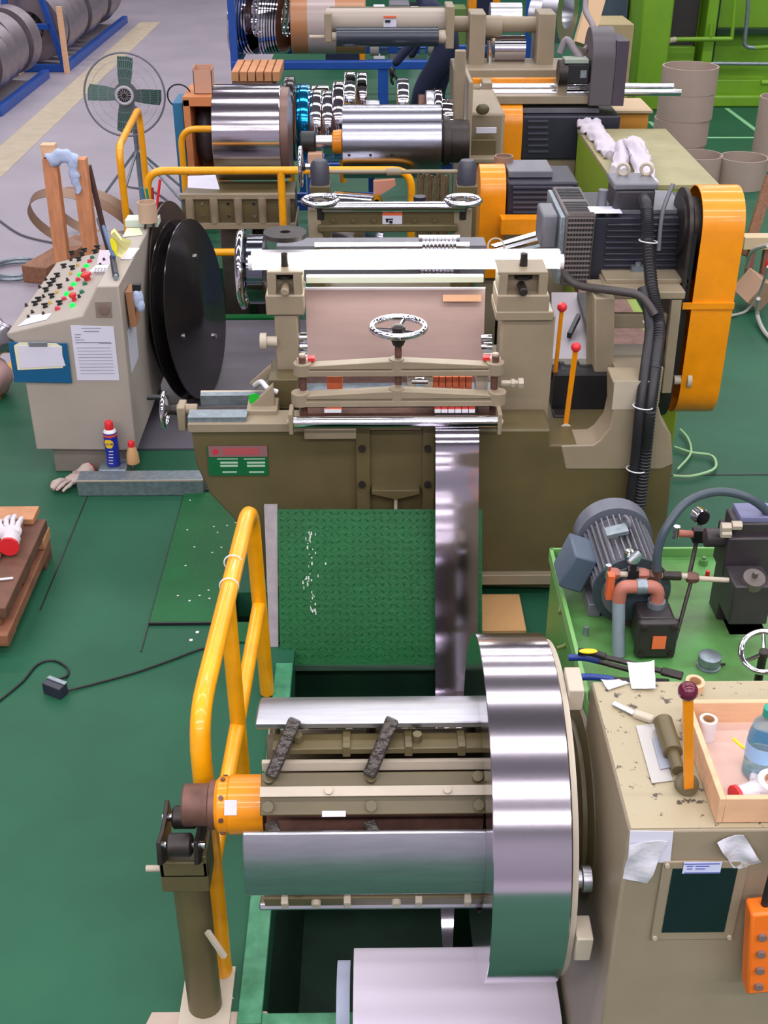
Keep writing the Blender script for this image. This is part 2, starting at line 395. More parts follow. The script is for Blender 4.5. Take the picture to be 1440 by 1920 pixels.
mb = MB().lathe((hubx, YC, ZC), (1, 0, 0), [(0, .058), (.008, .066), (.03, .066), (.034, .070), (.115, .070)], 32)
mb.build('end_hub', YEL, unc, label='yellow painted end hub with rusty bolts')
for k in range(8):
    t = R(k * 45 + 12); bolts(unc, [(hubx + .018, YC - .064 * math.cos(t), ZC + .064 * math.sin(t))], (0, -math.cos(t), math.sin(t)), .006, .006, RUST, 8)
a = Vector((hubx + .05, *onaxis(14, .0712)))
y, z = onaxis(20, .0712); y1, z1 = onaxis(-8, .0712)
MB()._hull([(-.345, y, z), (-.316, y, z), (-.316, y1, z1), (-.345, y1, z1)], [(-.345, y - .001, z + .001), (-.316, y - .001, z + .001), (-.316, y1 - .001, z1 + .001), (-.345, y1 - .001, z1 + .001)]).build('sticker', PAPER, unc, label='white square sticker on the yellow hub')
MB().lathe((-.45, YC, ZC), (1, 0, 0), [(0, .046), (.004, .05), (.06, .05), (.064, .058), (.085, .058)], 28).build('shaft_end', RUST, unc, label='rusty brown shaft end')
MB().cyl((.27, YC, ZC), (.50, YC, ZC), .075, seg=32).build('spindle', IRON, unc)
mb = MB().lathe((XC1 + .004, YC, ZC), (1, 0, 0), [(0, .385), (.012, .385), (.012, .20), (.02, .15), (.045, .15)], 64)
mb.build('backing_disc', PALE, unc, label='pale beige backing disc behind the coil')
for k in range(4):
    t = R(k * 90 - 5); yy = YC - .37 * math.cos(t); zz = ZC + .37 * math.sin(t)
    MB().ob((XC1 + .035, yy, zz), (.035, .06, .075), Matrix.Rotation(-t, 3, 'X')).build('guide_block', PALE, unc, bev=.003)
    yy = YC - .30 * math.cos(t + .3); zz = ZC + .30 * math.sin(t + .3)
    MB().lathe((XC1 + .012, yy, zz), (1, 0, 0), [(0, .02), (.025, .02), (.027, .028), (.045, .028)], 16).build('guide_roller', ZINC, unc)
# coil with its strip
cu = thing('steel_coil', 'polished steel strip coil on the foreground mandrel with strip looping into the pit', 'steel coil', (.324, YC, .34))
MB().lathe((XC0, YC, ZC), (1, 0, 0), [(0, .2515), (0, .398), (.0015, .4), (XC1 - XC0 - .0015, .4), (XC1 - XC0, .398), (XC1 - XC0, .2515), (0, .2515)], 160, False).build('wound_coil', MIRROR, cu, ang=30)
P = [(4.10, .815), (4.02, .818), (3.965, .815), (3.93, .800), (3.905, .77), (3.885, .73), (3.86, .66), (3.825, .58), (3.79, .50), (3.73, .36), (3.675, .22), (3.62, .10), (3.565, -.03), (3.47, -.2), (3.2, -.45), (2.95, -.62), (2.7, -.66), (2.5, -.56), (2.42, -.35), (2.425, -.05), (2.43, .25), (2.44, .5), (2.451, .72)]
def cr(P, n=6):
    V_ = [Vector(p) for p in P]; o = []
    for i in range(len(V_) - 1):
        a = V_[max(i - 1, 0)]; b = V_[i]; c = V_[i + 1]; d = V_[min(i + 2, len(V_) - 1)]
        for k in range(n):
            t = k / n; o.append(.5 * ((2 * b) + (c - a) * t + (2 * a - 5 * b + 4 * c - d) * t * t + (3 * b - a - 3 * c + d) * t ** 3))
    o.append(V_[-1]); return o
MB().ribbon(cr(P), .240, .402, .0012).build('strip', STEEL, cu, ang=60, label='bright steel strip hanging in a loop')
# support post at the left end
sp = thing('support_post', 'olive round support post with cradle rollers under the mandrel end', 'post', (-.455, YC, 0))
MB().lathe((-.455, YC, 0), (0, 0, 1), [(0, .045), (.55, .045)], 28).build('post_tube', OLIVE, sp)
MB().box(-.52, -.385, 1.93, 2.17, .0, .012).build('base_plate', PALE, sp)
MB().box(-.515, -.40, YC - .05, YC + .05, .50, .56).box(-.515, -.40, YC - .05, YC - .04, .55, .60).box(-.515, -.503, YC - .05, YC + .05, .55, .62).box(-.412, -.40, YC - .05, YC + .05, .55, .62).build('post_head', OLIVE, sp, bev=.003)
for dy in (-.045, .045):
    MB().lathe((-.49, YC + dy, .655), (1, 0, 0), [(0, .022), (.005, .028), (.055, .028), (.06, .022)], 24).build('cradle_roller', IRON, sp)
    MB().cyl((-.515, YC + dy, .655), (-.40, YC + dy, .655), .009).build('roller_pin', CHROME, sp)
for x in (-.505, -.418):
    MB().prism([(YC - .085, .63), (YC - .05, .60), (YC + .05, .60), (YC + .085, .63), (YC + .07, .69), (YC + .03, .675), (YC - .03, .675), (YC - .07, .69)], 'x', x - .005, x + .006).build('cheek_plate', IRON, sp, bev=.002)
MB().cyl((-.555, YC - .02, .55), (-.515, YC - .02, .55), .008).build('lock_handle', PALE, sp)
MB().beam((-.415, 1.99, .37), (-.375, 1.97, .30), .012, .012).build('clamp_lever', PALE, sp)
# gear cabinet
gc = thing('gear_cabinet', 'beige uncoiler gear cabinet with chipped top and dark window in the front', 'cabinet', (.95, 1.83, 0))
CX0, CY0, CY1, CT = .485, 1.605, 2.052, 1.10
CHIP = mat('chipped_beige_top_paint', (164, 152, 124), .45, col2=(72, 64, 56), vs=42, thr=(.36, .40))
MB().box(CX0, 1.5, CY0, CY1, 0, CT).build('cabinet_body', BEIGE, gc, bev=.006)
MB().box(CX0 + .004, 1.49, CY0 + .004, CY1 - .004, CT, CT + .0015).build('cabinet_top', CHIP, gc, label='chipped beige top plate')
for r0, r1, x in ((.20, .20, CX0 - .03), (.235, .235, CX0 - .012)):
    MB().lathe((x, YC - .0, ZC), (1, 0, 0), [(0, r0 - .02), (.008, r0), (.018, r0)], 56).build('bearing_flange', OLIVE, gc)
for k in range(6):
    t = R(60 * k + 20); bolts(gc, [(CX0 - .03, YC - .17 * math.cos(t), ZC + .17 * math.sin(t))], (-1, 0, 0), .012, .016, PALE)
A = at(1243, 1612, Y=CY0); B = at(1372, 1757, Y=CY0)
MB().box(A.x, B.x, CY0 - .006, CY0, B.z, A.z).build('window_frame', BEIGE, gc, bev=.002)
A2 = at(1260, 1624, Y=CY0); B2 = at(1356, 1742, Y=CY0)
MB().box(A2.x, B2.x, CY0 - .0075, CY0 - .005, B2.z, A2.z).build('window_glass', mat('dark_window_glass', (18, 32, 36), .12), gc, label='dark glass pane')
bolts(gc, [(x, CY0 - .006, z) for x in (A.x + .008, B.x - .008) for z in (A.z - .008, B.z + .008)], (0, -1, 0), .005, .004, PALE, 10)
T = MB().fb(1281, 1617, 1352, 1638, CY0 - .009, .001).build('window_sticker', mat('pale_blue_sticker', (206, 210, 240), .5), gc, label='pale blue sticker with faint blue lines')
mb = MB()
for q in (1620, 1636.5): mb.fb(1283, q, 1350, q + 1.2, CY0 - .0098, .0006)
for q, a_, b_ in ((1624, 1288, 1300), (1624, 1304, 1330), (1629, 1288, 1298), (1629, 1304, 1322)): mb.fb(a_, q, b_, q + 1.4, CY0 - .0098, .0006)
mb.build('sticker_print', mat('blue_print', (60, 70, 160), .6), T)
FILM2 = mat('creased_white_tape', (206, 204, 212), .3, bump=.6, bs=25)
def patch(name, label, cat, pts, pl, th=.0015, m=None, dy=0):
    q = [at(*p, pl=pl) + pl[1] * .0015 for p in pts]
    mb = MB(); mb.quad(q, pl[1] * th)
    return mb.build(name, m or FILM2, label=label, cat=cat)
PLF = (Vector((0, CY0 - .001, 0)), Vector((0, -1, 0))); PLT = (Vector((0, 0, CT + .002)), Vector((0, 0, 1)))
patch('paper_sheet', 'white paper square taped to the cabinet front left of the window', 'paper', [(1181, 1556), (1262, 1557), (1256, 1616), (1176, 1612)], PLF, m=PAPER)
def crumple(name, label, cat, pts, pl, amp, m):
    n = 9; P00, P10, P11, P01 = [at(*p, pl=pl) for p in pts]; mb = MB(); g = []
    for i in range(n):
        row = []
        for j in range(n):
            u, v = i / (n - 1), j / (n - 1)
            p = P00 * (1 - u) * (1 - v) + P10 * u * (1 - v) + P11 * u * v + P01 * (1 - u) * v
            h = amp * (.55 + .45 * math.sin(5 * u + 3.5 * v + 1)) * (.6 + .4 * math.sin(7 * v - 4 * u))
            row.append((p + pl[1] * (.004 + abs(h))))
        g.append(row)
    bm = mb.bm; top = [[bm.verts.new(p) for p in r] for r in g]; bot = [[bm.verts.new(p - pl[1] * .0015) for p in r] for r in g]
    for i in range(n - 1):
        for j in range(n - 1):
            bm.faces.new((top[i][j], top[i + 1][j], top[i + 1][j + 1], top[i][j + 1])); bm.faces.new((bot[i][j], bot[i][j + 1], bot[i + 1][j + 1], bot[i + 1][j]))
    for k in range(n - 1):
        for (a, b, s_) in (((k, 0), (k + 1, 0), 0), ((k, n - 1), (k + 1, n - 1), 1), ((0, k), (0, k + 1), 1), ((n - 1, k), (n - 1, k + 1), 0)):
            bm.faces.new((top[a[0]][a[1]], top[b[0]][b[1]], bot[b[0]][b[1]], bot[a[0]][a[1]]))
    return mb.build(name, m, label=label, cat=cat, ang=60)
crumple('plastic_tape', 'crinkled clear tape hanging over the white paper on the cabinet corner', 'tape', [(1178, 1578), (1250, 1572), (1212, 1650), (1167, 1644)], PLF, .012, FILM2)
crumple('plastic_tape', 'crinkled shiny tape stuck above the cabinet window on the right', 'tape', [(1342, 1572), (1392, 1560), (1425, 1610), (1376, 1628)], PLF, .014, FILM2)
patch('plastic_sleeve', 'clear plastic sleeve lying on the chipped cabinet top', 'sleeve', [(1192, 1362), (1226, 1358), (1262, 1465), (1222, 1470)], PLT, .001, mat('cloudy_film', (176, 172, 168), .25))
t = patch('grey_card', 'narrow grey card inside the clear sleeve on the cabinet top', 'card', [(1222, 1386), (1238, 1384), (1258, 1440), (1238, 1444)], (Vector((0, 0, CT + .0045)), Vector((0, 0, 1))), .001, mat('grey_card', (150, 154, 166), .5))
crumple('plastic_bag', 'small crumpled clear bag draped over the cabinet rear edge', 'plastic bag', [(1174, 1248), (1226, 1243), (1228, 1296), (1184, 1294)], PLT, .012, FILM2)
crumple('plastic_bag', 'flat clear bag scrap beside the crumpled bag on the cabinet edge', 'plastic bag', [(1126, 1278), (1160, 1277), (1178, 1284), (1140, 1296)], PLT, .004, FILM2)
# utility knife
kn = thing('utility_knife', 'small utility knife with pale handle on the chipped cabinet top', 'knife', at(1190, 1335, Z=CT))
a, b, c = at(1150, 1318, Z=CT + .008), at(1188, 1337, Z=CT + .008), at(1226, 1350, Z=CT + .010)
MB().beam(a, b, .014, .002).build('blade', ZINC, kn); MB().beam(b, c, .020, .014).build('handle', PALE, kn, bev=.004)
# lever with dark ball
lv = thing('control_lever', 'orange flat lever with purple ball knob on the gear cabinet', 'lever', at(1290, 1500, Z=CT))
pb = at(1289, 1482, Y=1.70); pt = at(1290, 1296, Y=1.66)
MB().lathe(pb + Vector((0, .02, 0)), (0, -.8, .6), [(0, .022), (.022, .022), (.024, .018)], 24).build('pivot_boss', OLIVE, lv)
MB().beam(pb + Vector((0, -.004, .01)), pt, .019, .006, (0, -1, .2)).build('lever_bar', YEL, lv, bev=.001)
MB().ball(pt, .0185).build('ball_knob', mat('purple_plastic', (92, 24, 48), .2), lv)
mb = MB().tube([at(1243, 1352, Z=CT + .022), at(1262, 1412, Z=CT + .022)], .020, 20, 1).tube([at(1262, 1412, Z=CT + .02), at(1272, 1445, Z=CT + .018)], .013, 16, 1)
mb.build('pivot_shaft', OLIVE, lv)
# tool box tray of pine
def wp(px, py, z): return at(px, py, Z=z)
tb = thing('wooden_tray', 'open pine tray on the gear cabinet holding bottle, glove and tape rolls', 'tray', at(1330, 1545, Z=CT))
h = .062; z1 = CT + .003 + h
x0, y0 = wp(1362, 1497, z1).x, wp(1325, 1490, z1).y; y1 = wp(1320, 1318, z1).y
x1 = x0 + .34; th = .012; zb = CT + .0035; x0b = x0
MB().box(x0, x1, y0, y1, zb, zb + .008).build('tray_bottom', mat('pinkish_ply', (206, 172, 160), .6, var=.08), tb)
MB().box(x0, x1, y0 - th, y0, zb, z1).build('tray_side', WOODL, tb, bev=.0015); MB().box(x0, x1, y1, y1 + th, zb, z1).build('tray_side', WOODL, tb, bev=.0015)
MB().box(x0 - th, x0, y0 - th, y1 + th, zb, z1).build('tray_side', WOODL, tb, bev=.0015); MB().box(x1, x1 + th, y0 - th, y1 + th, zb, z1).build('tray_side', WOODL, tb, bev=.0015)
zt = zb + .0085
bo = thing('water_bottle', 'clear plastic water bottle with green cap standing in the pine tray', 'bottle', (wp(1408, 1420, zt).x, wp(1408, 1450, zt).y, zt))
c = bo.location
PET = mat('clear_blue_plastic', (150, 200, 215), .08, trans=.85, alpha=.75)
MB().lathe(c, (0, 0, 1), [(0, .026), (.004, .032), (.045, .032), (.05, .029), (.055, .032), (.10, .032), (.13, .026), (.145, .013), (.152, .0125)], 32).build('bottle_body', PET, bo)
MB().lathe(c + Vector((0, 0, .05)), (0, 0, 1), [(0, .0328), (.035, .0328)], 32, False).build('bottle_label', mat('pale_blue_label', (150, 190, 230), .4), bo, label='pale blue wrap label')
MB().lathe(c + Vector((0, 0, .15)), (0, 0, 1), [(0, .0145), (.018, .0145), (.0195, .012)], 24).build('cap', mat('green_cap', (10, 150, 126), .4), bo)
def roll(name, label, c, ax, ro, ri, L, m=None, cat='tape roll', core=None):
    t = thing(name, label, cat, c); c = Vector(c); a = Vector(ax).normalized()
    MB().pipe(c, c + a * L, ro, ri + .002).build('tape_winding', m or WHITE, t); MB().pipe(c - a * .0005, c + a * (L + .0005), ri + .0015, ri).build('paper_core', core or CARD, t); return t
q = wp(1326, 1392, zt); roll('tape_roll', 'white tape roll with red dots upright in the tray corner', (q.x, q.y + .015, zt), (0, 0, 1), .018, .011, .05, mat('white_red_dotted_tape', (226, 218, 222), .4, col2=(200, 40, 60), vs=90, thr=(.3, .33)))
q = wp(1440, 1500, zt); roll('tape_roll', 'white tape roll in the right front corner of the pine tray', (q.x + .01, y0 + .045, zt), (0, 0, 1), .034, .02, .045)
q = wp(1302, 1296, CT + .002); roll('tape_roll', 'pale wooden spool behind the purple lever knob', (q.x, q.y + .01, CT + .002), (.05, -.1, 1), .021, .012, .022, WOODL)
glove('cotton_glove', 'white cotton glove with red cuff lying in the pine tray', (wp(1408, 1478, zt).x + .02, y0 + .055, zt + .004), R(-65), cuff=RED, s=.62)
MB().tube([wp(1375, 1385, zt + .03), wp(1400, 1405, zt + .03), wp(1425, 1402, zt + .03), wp(1410, 1392, zt + .035)], .0032, 8, 5).build('yellow_band', mat('bright_yellow_plastic', (232, 220, 30), .4), label='bright yellow plastic band lying beside the green capped bottle', cat='band')
# orange pendant
pd = thing('pendant_control', 'orange pendant control box with grey buttons at the cabinet right edge', 'pendant', at(1430, 1860, Y=CY0 - .05))
a = at(1428, 1712, Y=CY0 - .06); b = at(1416, 1862, Y=CY0 - .06)
MB().beam((a.x + .01, CY0 - .04, a.z), (b.x + .012, CY0 - .04, b.z), .06, .045, (0, 1, 0)).build('pendant_body', ORANGE, pd, bev=.006)
for i in range(4):
    s = (i + .9) / 4.6; x = a.x + .01 + (b.x - a.x) * s - .005; z = a.z + (b.z - a.z) * (s * .95 + .08)
    MB().cyl((x, CY0 - .062, z), (x, CY0 - .07, z), .0085).build('push_button', mat('grey_button', (120, 100, 96), .5), pd)
MB().tube([(a.x + .012, CY0 - .04, a.z), (a.x + .02, CY0 - .03, a.z + .1), (a.x + .05, CY0 - .02, a.z + .3)], .008, 10, 4).build('cable', BLACK, pd)
# white wrapped roll under the coil
WR = mat('white_wrapping_paper', (216, 206, 222), .55, bump=.08, bs=6)
prof = [(2.20, .01), (2.17, .08), (2.12, .13), (2.05, .155), (1.96, .16), (1.88, .15), (1.82, .125), (1.785, .08), (1.765, .02)]
MB().ribbon(cr(prof, 5), -.055, .47, .004).build('wrapping_paper', WR, label='large white wrapping sheet draped over the pit beneath the steel coil', cat='paper sheet', ang=60)
prof = [(2.18, .0), (2.14, .07), (2.08, .10), (2.0, .11), (1.93, .07), (1.90, .02), (1.9, -.05)]
MB().ribbon(cr(prof, 5), -.10, -.065, .003).build('wrapping_paper', mat('bluish_inner_paper', (170, 178, 200), .6), label='bluish crumpled inner paper at the left end of the white sheet', cat='paper sheet', ang=60)
MB().quad([at(285, 1900, Z=.001), at(500, 1898, Z=.001), at(560, 1990, Z=.001), at(240, 1990, Z=.001)], (0, 0, .004)).build('brown_card', mat('pinkish_brown_card', (176, 158, 144), .7, var=.1), label='flat brown card sheet lying at the foot of the support post', cat='card')
patch('paper_scrap', 'small white paper scrap on the green floor by the support post', 'scrap', [(415, 1858), (434, 1862), (438, 1874), (424, 1872)], (Vector((0, 0, 0)), Vector((0, 0, 1))))
# yellow guard rail in the foreground
gr = thing('guard_rail', 'yellow tube guard rail beside the foreground uncoiler pit', 'guard rail', (-.41, 2.75, 0))
rr = .0255; xa = -.418; xb = -.385
MB().bent([(xa, 2.155, .012), (xa, 2.16, .905), (xb, 3.235, .885), (xb, 3.36, .012)], rr, .13, 20).build('top_tube', YELR, gr)
MB().bent([(-.40, 2.70, .012), (-.402, 2.68, .89)], rr * .92, .1, 18).build('middle_post', YELR, gr)
MB().bent([(xa, 2.17, .42), (xb, 3.30, .45)], rr * .9, .1, 18).build('lower_tube', YELR, gr)
MB()
for y in (2.86, 2.74):
    MB().torus((-.402, y, .897), (.03, 1, -.02), rr + .001, .0022, 24, 6).build('tape_ring', WHITE, gr)
# ================================================================ SLITTING MACHINE (centre)
Y1 = 4.0
sm = thing('slitting_machine', 'large beige slitting machine with spoked handwheel and lit tube, in the middle', 'machine', (.2, 4.4, 0))
def XZ(px, py, Y): p = at(px, py, Y=Y); return (p.x, p.z)
pts = [XZ(*p, Y1) for p in ((357, 806), (368, 872), (392, 925), (440, 975), (497, 1088), (560, 1092), (560, 806))]
MB().prism(pts, 'y', Y1, Y1 + .20).build('frame_wing', OLIVE, sm, bev=.008)
pts = [XZ(*p, Y1) for p in ((498, 806), (497, 1088), (760, 1098), (1040, 1104), (1228, 1104), (1250, 985), (1262, 870), (1258, 835), (1033, 835), (1033, 806))]
MB().prism(pts, 'y', Y1 + .001, Y1 + .85).build('frame', OLIVE, sm, bev=.008)
pts = [XZ(*p, Y1) for p in ((1052, 836), (1112, 834), (1124, 826), (1143, 802), (1150, 770), (1150, 716), (1232, 716), (1234, 760), (1242, 790), (1258, 815), (1262, 870), (1240, 880), (1060, 880))]
MB().prism(pts, 'y', Y1 - .002, Y1 + .14).build('yoke_plate', BEIGE, sm, bev=.005)
MB().fb(1150, 715, 1232, 768, Y1 - .004, .003).build('pale_cover', PALE, sm)
ztop = XZ(700, 806, Y1)[1]
MB().fb(352, 795, 675, 812, Y1 - .012, .12).build('bed_way', BEIGE, sm, bev=.004)
MB().fb(500, 1082, 1040, 1100, Y1 - .03, .05).build('base_ledge', BEIGE, sm, bev=.003)
# vertical channel in the middle
for p0, p1 in ((668, 694), (792, 815)):
    MB().fb(p0, 803, p1, 960, Y1 - .022, .03).build('guide_rail', OLIVE, sm, bev=.003)
    for q in (840, 907):
        c = at((p0 + p1) / 2 - 2, q, Y=Y1 - .022); bolts(sm, [c], (0, -1, 0), .014, .014, IRON, 6)
MB().fb(694, 808, 792, 915, Y1 - .004, .01).build('channel_panel', OLIVE, sm)
MB().fb(694, 800, 790, 806, Y1 - .03, .035).build('channel_lip', BEIGE, sm)
MB().fb(570, 806, 668, 824, Y1 - .03, .035).build('bed_plate', BEIGE, sm, bev=.003)
a = [XZ(*p, Y1 - .02) for p in ((697, 913), (742, 913), (786, 913), (786, 920), (742, 930), (697, 920))]
MB().prism(a, 'y', Y1 - .05, Y1).build('tray_lip', OLIVE, sm, bev=.002)
MB().fb(739, 928, 745, 960, Y1 - .03, .01).build('stay_rod', PALE, sm)
# name plate
npz = MB().fb(390, 838, 502, 892, Y1 - .006, .005).build('name_plate', mat('green_name_plate', (12, 96, 52), .4), sm, label='green plate with red and grey header')
MB().fb(391, 837, 501, 857, Y1 - .0075, .002).build('plate_header', mat('grey_red_header', (140, 96, 100), .45), npz)
c = at(404, 847, Y=Y1 - .009); MB().lathe(c, (0, 1, 0), [(0, .012), (.001, .012)], 20).build('red_mark', mat('dull_red', (190, 50, 66), .5), npz)
MB().fb(418, 841, 486, 853, Y1 - .0085, .001).build('header_print', mat('faded_red_print', (172, 76, 84), .5), npz)
mb = MB()
for x0_, x1_ in ((413, 446), (463, 497)):
    for q in (866, 872): mb.fb(x0_, q, x1_, q + 3.4, Y1 - .0075, .001)
    mb.fb(x0_ + 4, 884, x1_ - 2, 886.5, Y1 - .0075, .001)
    mb.fb(x0_ - 6, 860, x1_, 861.5, Y1 - .0075, .001)
mb.build('plate_print', mat('pale_green_print', (170, 200, 176), .5), npz)
# chrome delivery roll
RZ = at(740, 791, Y=3.93)
MB().cyl((at(551, 791, Y=3.93).x, 3.93, RZ.z), (at(934, 791, Y=3.93).x, 3.93, RZ.z), .0225, seg=32).build('delivery_roll', CHROME, sm, ang=50, label='chrome front roll')
for px in (546, 936):
    c = at(px, 791, Y=3.93); MB().ob((c.x, 3.95, c.z + .0), (.016, .09, .085)).build('roll_bracket', BEIGE, sm, bev=.003)
    MB().cyl((c.x - .014, 3.93, c.z), (c.x + .014, 3.93, c.z), .010).build('roll_pin', PALE, sm)
# bridges
def bridge(p0, p1, q0, q1, Y, dep, name, m):
    a, b = XZ(p0, q0, Y), XZ(p1, q0, Y); z0 = XZ(740, q1, Y)[1]; xm = XZ(744, q0, Y)[0]; mb = MB()
    zt = a[1]; 
    mb.prism([(a[0], z0), (b[0], z0), (b[0], z0 + .022), (a[0], z0 + .022)], 'y', Y, Y + dep)
    mb.prism([(a[0] + .04, z0 + .02), (b[0] - .04, z0 + .02), (b[0] - .04, zt - .012), (xm + .05, zt + .003), (xm - .05, zt + .003), (a[0] + .04, zt - .012)], 'y', Y + .012, Y + dep - .004)
    mb.prism([(a[0] + .03, zt - .022), (b[0] - .03, zt - .022), (b[0] - .03, zt - .010), (xm + .03, zt + .008), (xm - .03, zt + .008), (a[0] + .03, zt - .010)], 'y', Y + .004, Y + dep)
    for x in (a[0] + .02, b[0] - .02): mb.cyl((x, Y + dep / 2, z0), (x, Y + dep / 2, zt - .002), .034, seg=24)
    mb.cyl((xm, Y + dep / 2, z0), (xm, Y + dep / 2, zt + .014), .028, seg=24)
    mb.build(name, m, sm, bev=.002); return a[0] + .02, b[0] - .02, xm, z0, zt
bx0, bx1, bxm, bz0, bz1 = bridge(556, 940, 684, 706, 4.01, .052, 'upper_bridge', BEIGE)
_, _, _, cz0, cz1 = bridge(552, 944, 740, 763, 3.985, .055, 'lower_bridge', BEIGE)
for x in (bx0, bx1):
    MB().cyl((x, 4.035, ztop), (x, 4.035, bz1 + .02), .014).build('guide_screw', RUST, sm)
    MB().lathe((x, 4.045, bz1 - .002), (0, 0, 1), [(0, .022), (.012, .022), (.014, .014), (.03, .013)], 6).build('nut', PALE, sm)
    MB().ob((x + (.03 if x < bxm else -.03), 4.06, bz1 + .004), (.03, .03, .012)).build('red_clip', RED, sm)
wh = at(747, 613, Y=4.045)
MB().cyl((wh.x, 4.045, cz0 + .02), (wh.x, 4.045, wh.z - .02), .013).build('lift_screw', RUST, sm, label='reddish brown threaded screw')
MB().lathe((wh.x, 4.045, wh.z - .07), (0, 0, 1), [(0, .02), (.018, .027), (.035, .027), (.05, .018)], 24).build('screw_collar', IRON, sm)
wheel(sm, (wh.x, 4.045, wh.z), (0, 0, 1), .098, .0125, 3, .026, dish=.012)
# felt and wooden pads between bridges, dark bed
MB().fb(562, 775, 930, 786, 4.03, .4).build('pad_board', RUST, sm)
MB().box(at(560, 740, Y=4.1).x, at(935, 740, Y=4.1).x, 4.08, 4.3, ztop + .02, ztop + .06).build('pad_table', GALV, sm)
MB().fb(610, 760, 641, 769, 3.99, .1).fb(613, 707, 642, 730, 4.075, .06).build('felt_strip', FELT, sm, label='single orange felt strip at the left')
MB().fb(608, 768, 640, 774, 3.985, .03).build('felt_edge', WHITE, sm)
for i in range(6):
    p0 = 811 + i * 12.6; MB().fb(p0, 707, p0 + 11, 733, 4.078, .06).build('felt_strip', FELT, sm)
    p0 = 815 + i * 12.8; MB().fb(p0, 762, p0 + 11.5, 768, 3.99, .06).build('felt_end', mat('red_felt', (196, 60, 50), .8), sm)
    MB().fb(p0, 768, p0 + 11.5, 774, 3.985, .03).build('felt_edge', WHITE, sm)
MB().fb(815, 775, 898, 786, 3.985, .12).build('strip_guide_plate', IRON, sm)
for p0, p1 in ((764, 779), (795, 812), (892, 915)):
    MB().fb(p0, 704, p1, 734, 4.07, .05).build('guide_block', PALE, sm, bev=.003)
c = at(787, 714, Y=4.08); MB().cyl((c.x - .03, 4.08, c.z), (c.x + .03, 4.08, c.z), .014).build('guide_screw_knob', CHROME, sm)
c = at(955, 718, Y=4.06); MB().lathe((c.x - .03, 4.06, c.z), (1, 0, 0), [(0, .011), (.035, .011), (.037, .017), (.05, .017), (.052, .011), (.062, .011), (.064, .02), (.082, .02)], 6).build('clamp_bolt', PALE, sm)
# strip behind the sheet guard down to the bed, work rolls
bp = [at(572, 542, Y=4.42), at(910, 542, Y=4.42), at(906, 676, Y=4.26), at(577, 676, Y=4.26)]
MB().quad([bp[3], bp[2], bp[1], bp[0]], (0, .006, .004)).build('guard_sheet', mat('brown_board', (140, 114, 106), .5, var=.1, vs=4, stretch=(1, 3, 8)), sm, label='brown board guard sheet')
MB().beam(at(572, 541, Y=4.425), at(910, 541, Y=4.425), .012, .008).build('sheet_edge', WHITE, sm)
MB().quad([at(830, 551, Y=4.405) + Vector((0, -.012, 0)), at(902, 551, Y=4.405) + Vector((0, -.012, 0)), at(902, 563, Y=4.395) + Vector((0, -.014, 0)), at(830, 563, Y=4.395) + Vector((0, -.014, 0))], (0, .002, 0)).build('tan_tape', mat('tan_tape', (196, 148, 112), .6), sm)
# head posts
def post(p0, p1, q0, q1, Yp, h0, h1, k0, k1, knob):
    MB().fb(p0, q0, p1, q1, Yp, .16).build('column', BEIGE, sm, bev=.006)
    MB().fb(h0, k0 + 42, h1, k1, Yp - .01, .17).build('bearing_block', BEIGE, sm, bev=.006)
    hm = (h0 + h1) / 2
    for a_, b_ in ((h0 + 3, h0 + 20), (h1 - 20, h1 - 3)): MB().fb(a_, k0 + 2, b_, k0 + 46, Yp + .0, .13).build('yoke_cheek', BEIGE, sm, bev=.004)
    MB().fb(h0 + 18, k0, h1 - 18, k0 + 44, Yp + .05, .06).build('yoke_back', BEIGE, sm)
    c = at(hm, k0 - 8, Y=Yp + .07); MB().lathe((c.x, c.y, c.z - .03), (0, 0, 1), [(0, .04), (.012, .04), (.02, .016), (.09, .014)], 24).build('spindle_screw', IRON, sm)
    MB().fb(h0 + 2, k0 - 2, h1 - 2, k0 + 4, Yp, .15).build('head_cap', BEIGE, sm, bev=.003)
    c = at(hm, k0 + 34, Y=Yp - .02); MB().lathe((c.x, Yp + .05, c.z), (0, -1, 0), [(0, .016), (.08, .016), (.085, .012)], 20).build('head_stud', knob, sm)
post(517, 560, 592, 712, 4.30, 498, 570, 512, 592, BEIGE)
post(937, 1034, 592, 812, 4.18, 932, 1030, 512, 592, IRON)
MB().fb(930, 585, 1038, 602, 4.165, .2).build('column_cap', BEIGE, sm, bev=.004)
c = at(535, 445, Y=4.5); MB().lathe((c.x, c.y, c.z), (0, 0, 1), [(0, .03), (.004, .085), (.022, .085), (.022, .02), (.006, .02)], 40).build('dial_disc', IRON, sm, label='dark flat disc on the left head')
MB().fb(505, 712, 560, 800, 4.2, .2).build('column_foot', OLIVE, sm, bev=.004)
for x in (531, 575, 574, 910):
    pass
for q in (633, 650, 668):
    MB().cyl(at(560, q, Y=4.36), at(582, q, Y=4.36), .02 - .004 * (q == 668)).build('arbor_end', CHROME, sm)
    MB().cyl(at(902, q, Y=4.3), at(922, q, Y=4.3), .012 + .006 * (q == 650)).build('arbor_end', CHROME, sm)
MB().cyl(at(488, 640, Y=4.3), at(500, 640, Y=4.3), .033).cyl(at(497, 640, Y=4.3), at(520, 640, Y=4.3), .02).build('side_knob', PALE, sm)
